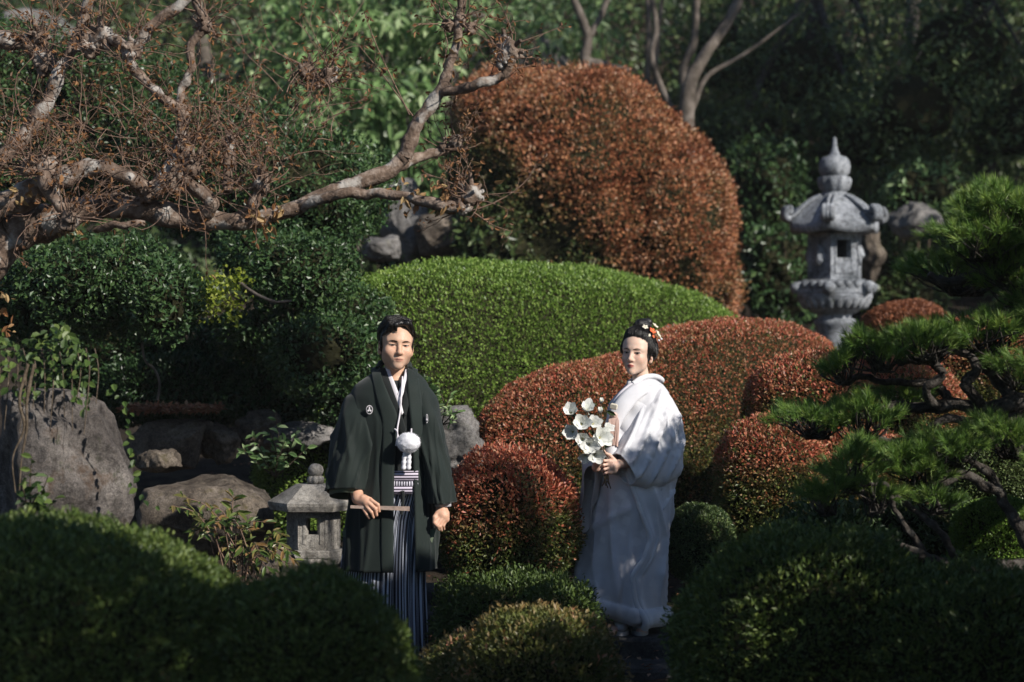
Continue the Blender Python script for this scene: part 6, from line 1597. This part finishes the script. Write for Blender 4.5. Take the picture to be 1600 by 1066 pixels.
    # ---- white outer robe: skirt, open at the front
    out = Robe([(lz(972), lx(972), .06, .235, .25), (lz(950), lx(972), .06, .232, .24), (lz(900), lx(977), .05, .220, .23), (lz(830), lx(985), .045, .205, .215), (lz(770), lx(993), .035, .196, .195), (lz(700), lx(1004), .03, .205, .17),
                (lz(660), lx(1005), .03, .195, .155), (lz(632), lx(1001), .035, .155, .130), (lz(612), lx(1005), .04, .118, .105), (lz(600), lx(1007), .045, .085, .088)], 2.25)
    edge = [(975, 1004), (962, 1001), (930, 988), (895, 985), (868, 1004), (836, 1014), (800, 1000), (765, 988), (740, 978), (690, 962), (650, 955), (625, 966), (606, 988), (598, 1000)]
    ez = np.array([lz(a) for a, b in edge]); exx = np.array([lx(b) for a, b in edge])
    zs = np.concatenate([np.linspace(lz(976), lz(945), 18), np.linspace(lz(944), lz(601), 90)]); o = np.argsort(ez)
    xl = np.interp(zs, ez[o], exx[o]); cx, cy, a_, b_ = out.par(zs)
    # opens at the front left: right edge runs from the front round the back to the far left side
    def ofold(u, z, ph):
        low = smooth01(z, 1.0, .6)
        return low * (.026 * (1 - np.abs(np.sin(u * 13 + z * 2.4))) ** 3 + .016 * (1 - np.abs(np.sin(u * 22 - z * 3))) ** 3 - .010) * smooth01(u, 0, .06) + .010 * np.sin(u * 9 + z * 20) * smooth01(z, .5, .9) * smooth01(z, 1.34, 1.2) + .014 * np.exp(-((u - .02) / .02) ** 2) + roll(z, lz(961))
    n = 170; u = np.linspace(0, 1, n)
    a0 = out.phi_of(xl, zs); a1 = np.full(len(zs), -math.pi - .25)
    ph = a0[:, None] + (a1[:, None] + 2 * math.pi - a0[:, None]) * u[None]
    Z = np.repeat(zs[:, None], n, 1); P = out.ring(Z, ph); N = np.stack([np.cos(ph), np.sin(ph), 0 * ph], -1)
    P = lift(P + N * ofold(np.repeat(u[None], len(zs), 0), Z, ph)[..., None])
    cloth('outer_robe', P[:, ::-1], M['shiro'], root, False, .006)
    # padded front edge and hem of the outer robe
    k = zs < lz(735); E0 = P[k, 0]; mb = MB(); tube(mb, resample(E0[::3], 60), np.linspace(.02, .010, 60), 10); link('robe_edge', mb.mesh('robe_edge', [M['shiro']]), root, world=False)
    # ---- chest of the outer robe, overlapping collar
    ch = Robe([(lz(735), lx(993), .02, .178, .165), (lz(690), lx(998), .025, .180, .160), (lz(655), lx(1000), .03, .172, .150), (lz(630), lx(1001), .035, .145, .128), (lz(614), lx(1003), .04, .115, .105), (lz(603), lx(1006), .045, .080, .085), (lz(597), lx(1007), .05, .060, .066)], 2.25)
    cloth('robe_chest', ch.grid(np.linspace(lz(735), lz(599), 50), 130, fold=lambda u, z, ph: .006 * np.sin(ph * 5 + z * 40) * smooth01(z, 1.33, 1.2)), M['shiro'], root, True, .005)
    C_ = lambda px, py, o=.012: np.array([lx(px), float(ch.front(lx(px), lz(py))) - o, lz(py)])
    strip('robe_collar', [Pt(1036, 603, .10), Pt(1020, 594, .035), Pt(1002, 596, -.035), Pt(984, 604, -.075), Pt(966, 620, -.110), Pt(952, 640, -.115), Pt(946, 664, -.125), Pt(944, 700, -.150), Pt(946, 735, -.17)],
          [Pt(1046, 616, .10), Pt(1032, 612, .01), Pt(1012, 614, -.065), Pt(996, 624, -.112), Pt(980, 642, -.138), Pt(968, 662, -.150), Pt(962, 684, -.158), Pt(960, 710, -.170), Pt(962, 740, -.182)], M['shiro'], root, .016, 70, .014)
    mb = MB(); tube(mb, resample([Pt(988, 600, -.06), Pt(1000, 592, -.03), Pt(1016, 588, .02), Pt(1030, 590, .08), Pt(1036, 596, .125), Pt(1016, 594, .16), Pt(996, 594, .12), Pt(984, 598, .04), Pt(984, 602, -.03)], 50), .014, 10); link('neckband', mb.mesh('neckband', [M['shiro']]), root, world=False)
    strip('inner_collar', [Pt(1003, 594, -.045), Pt(988, 602, -.075), Pt(970, 616, -.105), Pt(958, 632, -.11)], [Pt(1000, 590, -.03), Pt(984, 599, -.06), Pt(968, 612, -.09), Pt(956, 628, -.10)], M['collar_white'], root, .006, 30)
    # ---- sleeves
    def sf(t, a, P):
        k = smooth01(t, .05, .3)
        q = P[..., 0] * .55 + P[..., 2] * .83; v = P[..., 0] * .83 - P[..., 2] * .55      # folds run from the shoulder down to the cuff
        r1 = np.sin(v * 46 + 2.2 * np.sin(q * 5 + 1) + .6); r2 = np.sin(v * 83 + 2 * np.sin(q * 8) + 2)
        return k * (.034 * (1 - np.abs(r1)) ** 3 + .018 * (1 - np.abs(r2)) ** 3 * (.5 + .5 * np.sin(q * 9 + v * 4)) - .010 + .008 * np.sin(q * 14 + v * 5)) * smooth01(t, 1.02, .9)
    rings = [(Pt(1018, 604, .03), Pt(1050, 660, .06), .07), (Pt(1010, 612, -.02), Pt(1059, 696, .02), .10), (Pt(998, 632, -.06), Pt(1058, 742, -.03), .115), (Pt(982, 664, -.12), Pt(1030, 757, -.10), .105), (Pt(967, 694, -.17), Pt(1004, 758, -.16), .08), (Pt(956, 708, -.20), Pt(985, 752, -.20), .062)]
    Pq = bag(rings, 90, 70, 2.6, sf)
    m_, n_ = Pq.shape[:2]
    cloth('sleeve', Pq, M['shiro'], root, True, .005)
    # the long lower bag of this sleeve, hanging behind
    rings = [(Pt(1036, 640, .08), Pt(1060, 690, .10), .05), (Pt(1018, 690, .06), Pt(1048, 764, .10), .09), (Pt(1000, 720, .02), Pt(1038, 795, .06), .11), (Pt(985, 735, -.05), Pt(1028, 812, -.02), .10), (Pt(984, 745, -.10), Pt(1012, 828, -.09), .05)]
    cloth('sleeve_bag', bag(rings, 80, 60, 2.6, sf), M['shiro'], root, True, .005)
    rings = [(Pt(952, 690, .05), Pt(930, 700, .10), .07), (Pt(938, 712, .0), Pt(926, 745, .06), .07), (Pt(930, 722, -.05), Pt(916, 790, -.01), .05), (Pt(922, 726, -.09), Pt(912, 832, -.06), .03)]
    cloth('sleeve', bag(rings, 60, 50, 2.6, lambda t, a, P: .008 * np.sin(P[..., 0] * 120 + P[..., 2] * 8)), M['shiro_grey'], root, True, .004)  # far sleeve: its shade is in the grey cloth colour
    # ---- brocade pouch and its silk tassel tucked at the chest
    mb = MB(); u3, f3 = ico(3); box(mb, (0, 0, 0), (.036, .014, .032), bev=.006)
    o_ = link('pouch', mb.mesh('pouch', [M['ivory_flower']], False), root, world=False); o_.location = Pt(957, 634, -.165); o_.rotation_euler = (.1, .2, -.4)
    for k in range(16):
        mb = MB(); px = 949.5 + k % 8 * 2.05; y = -.178 - .006 * (k // 8)
        tube(mb, resample([Pt(955 + (px - 957) * .4, 644, y + .01), Pt(px, 655, y), Pt(px - .6 + rng.normal() * .4, 676, y), Pt(px - 1.2 + rng.normal() * .5, 694 + rng.uniform(-3, 2), y + .004)], 10), .0034, 6)
        link('tassel_strand', mb.mesh('tassel_strand', [M['pink_silk']]), root, world=False)
    mb = MB(); mb.add(u3 * [.020, .014, .016] + Pt(957, 647, -.178), f3); link('tassel_knot', mb.mesh('tassel_knot', [M['pink_silk']]), root, world=False)
    # ---- feet
    for q in (-1, 1):
        mb = MB(); Pz = u3 * [.042, .115, .036]; Pz[:, 2] = np.maximum(Pz[:, 2], -.026); mb.add(Pz + [lx(984) + q * .05, -.03, .046], f3); link('tabi', mb.mesh('tabi', [M['tabi']]), root, world=False)
        mb = MB(); a = np.linspace(0, 2 * np.pi, 24, endpoint=False)
        V = np.concatenate([np.stack([lx(984) + q * .05 + .045 * np.cos(a), -.03 + .125 * np.sin(a), np.full(24, z)], -1) for z in (.001, .02)])
        mb.add(V, np.stack([np.arange(24), (np.arange(24) + 1) % 24, (np.arange(24) + 1) % 24 + 24, np.arange(24) + 24], -1)); mb.add(np.vstack([V[24:], V[24:].mean(0)[None]]), [(k, (k + 1) % 24, 24) for k in range(24)])
        link('sandal', mb.mesh('sandal', [M['shiro_grey']]), root, world=False)
    # ---- the bouquet she holds: a thing of its own
    wv = np.array(root.location); G = lambda px, py, y: Pt(px, py, y) + wv
    bq = empty('bouquet', tuple(G(942, 720, -.25)), 'bouquet of white magnolia blossoms with dark stems in the hands of the woman', 'bouquet')
    grip = G(943, 718, -.245)
    mb = MB()
    def petal(c, ax, out_, L, wd, cup, vv):
        """curved petal from c along out_, cupped towards ax"""
        m_, n_ = 9, 7; t = np.linspace(0, 1, m_); sd = np.linspace(-1, 1, n_); side = np.cross(ax, out_)
        wv_ = np.sin(np.clip(t * .92 + .08, 0, 1) * math.pi) ** .6 * wd
        ang = cup * t
        core = np.stack([out_ * (L * math.sin(max(1e-3, cup)) * 0) for _ in t])
        x = np.cumsum(np.cos(1.25 - ang)) / m_ * L; z = np.cumsum(np.sin(1.25 - ang)) / m_ * L
        P = c + out_[None, None] * x[:, None, None] + ax[None, None] * (z[:, None] + .28 * wv_[:, None] * sd[None] ** 2)[..., None] + side[None, None] * (wv_[:, None] * sd[None])[..., None]
        P = P + ax * (.0015 * rng.normal(size=(m_, n_, 1)))
        return npmesh('petal', P.reshape(-1, 3), grid_faces(m_, n_, False), [M['petal']], None, True, {'rnd': ('FACE', np.full((m_ - 1) * (n_ - 1), vv))})
    for (px, py, y, r, dx, dz, op) in ((891, 640, -.22, .046, -.6, .5, .8), (913, 636, -.24, .046, .0, .7, .8), (906, 655, -.27, .052, -.3, .2, 1.0), (894, 666, -.25, .048, -.7, .0, .9), (932, 676, -.26, .056, .3, .2, 1.5), (917, 684, -.28, .052, -.2, -.1, 1.2),
                                       (926, 698, -.27, .046, .0, -.3, 1.1), (908, 676, -.26, .046, -.3, -.1, 1.0), (922, 656, -.24, .044, .1, .4, .9), (934, 638, -.20, .022, .2, .9, .4), (936, 623, -.17, .020, .3, .9, .3), (943, 664, -.19, .034, .6, .5, .9), (912, 700, -.26, .036, -.4, -.4, 1.0)):
        c = G(px, py + 6, y); ax = unit(np.array([[dx * .55 + .2, -.8, dz]]))[0]; e1 = unit(np.cross(ax, [0, 0, 1.0])[None])[0]; e2 = np.cross(ax, e1)
        fo = empty('flower', tuple(c)); fo.parent = bq; fo.matrix_parent_inverse = mat_of(bq).inverted()
        for ringi, (k, sc_) in enumerate(((6, 1.0), (3, .72))):
            for q in range(k):
                a = q * 2 * math.pi / k + ringi * .5 + rng.normal() * .12; o2 = e1 * math.cos(a) + e2 * math.sin(a)
                link('petal', petal(c, ax, o2, 1.55 * r * sc_ * rng.uniform(.9, 1.15), r * .50 * sc_, .62 * op * (1 if ringi == 0 else .5) * rng.uniform(.8, 1.2), rng.random()), fo)
        m2 = MB(); u2_, f2_ = ico(2); m2.add(u2_ * [.005, .005, .009] @ np.stack([e1, e2, ax], 0) + c + ax * .012, f2_); m2.build('stamen', M['petal_core'], fo)
        tube(mb, resample([c, c * .4 + grip * .6 + np.array([0, .02, .01]), grip + rng.normal(size=3) * .008], 10), .0032, 5, cap=False)
    for k in range(9): tube(mb, resample([grip + rng.normal(size=3) * .008, G(944 + rng.normal() * 2, 742, -.255), G(945 + rng.normal() * 4, 752 + rng.uniform(-4, 8), -.262)], 8), .0034, 5)
    mb.build('stem', M['twig'], bq)
    for k in range(14):
        c = G(rng.uniform(890, 945), rng.uniform(640, 705), rng.uniform(-.22, -.16)); put_leaf('bouquet', .06, .028, M['dark_leaf'], c, unit(np.array([rng.normal(), -.2, rng.normal() * .6])), unit(np.array([0, -1., .4]) + rng.normal(size=3) * .4), rng.uniform(.7, 1.1), bq)
woman()
# ------------------------------------------------------------ thin veil of air added to lift the blacks to a faded tone
def added_haze():
    m = bpy.data.materials.new('added_haze'); m.use_nodes = True; n = m.node_tree.nodes; l = m.node_tree.links
    n.remove(n['Principled BSDF']); v = n.new('ShaderNodeVolumePrincipled'); v.inputs['Color'].default_value = (.9, .92, .95, 1); v.inputs['Density'].default_value = .0005
    l.new(v.outputs['Volume'], n['Material Output'].inputs['Volume'])
    mb = MB(); box(mb, (0, 25, 15), (140, 140, 40)); o = mb.build('added_haze', m, smooth=False); tag(o, kind='stuff')
added_haze()
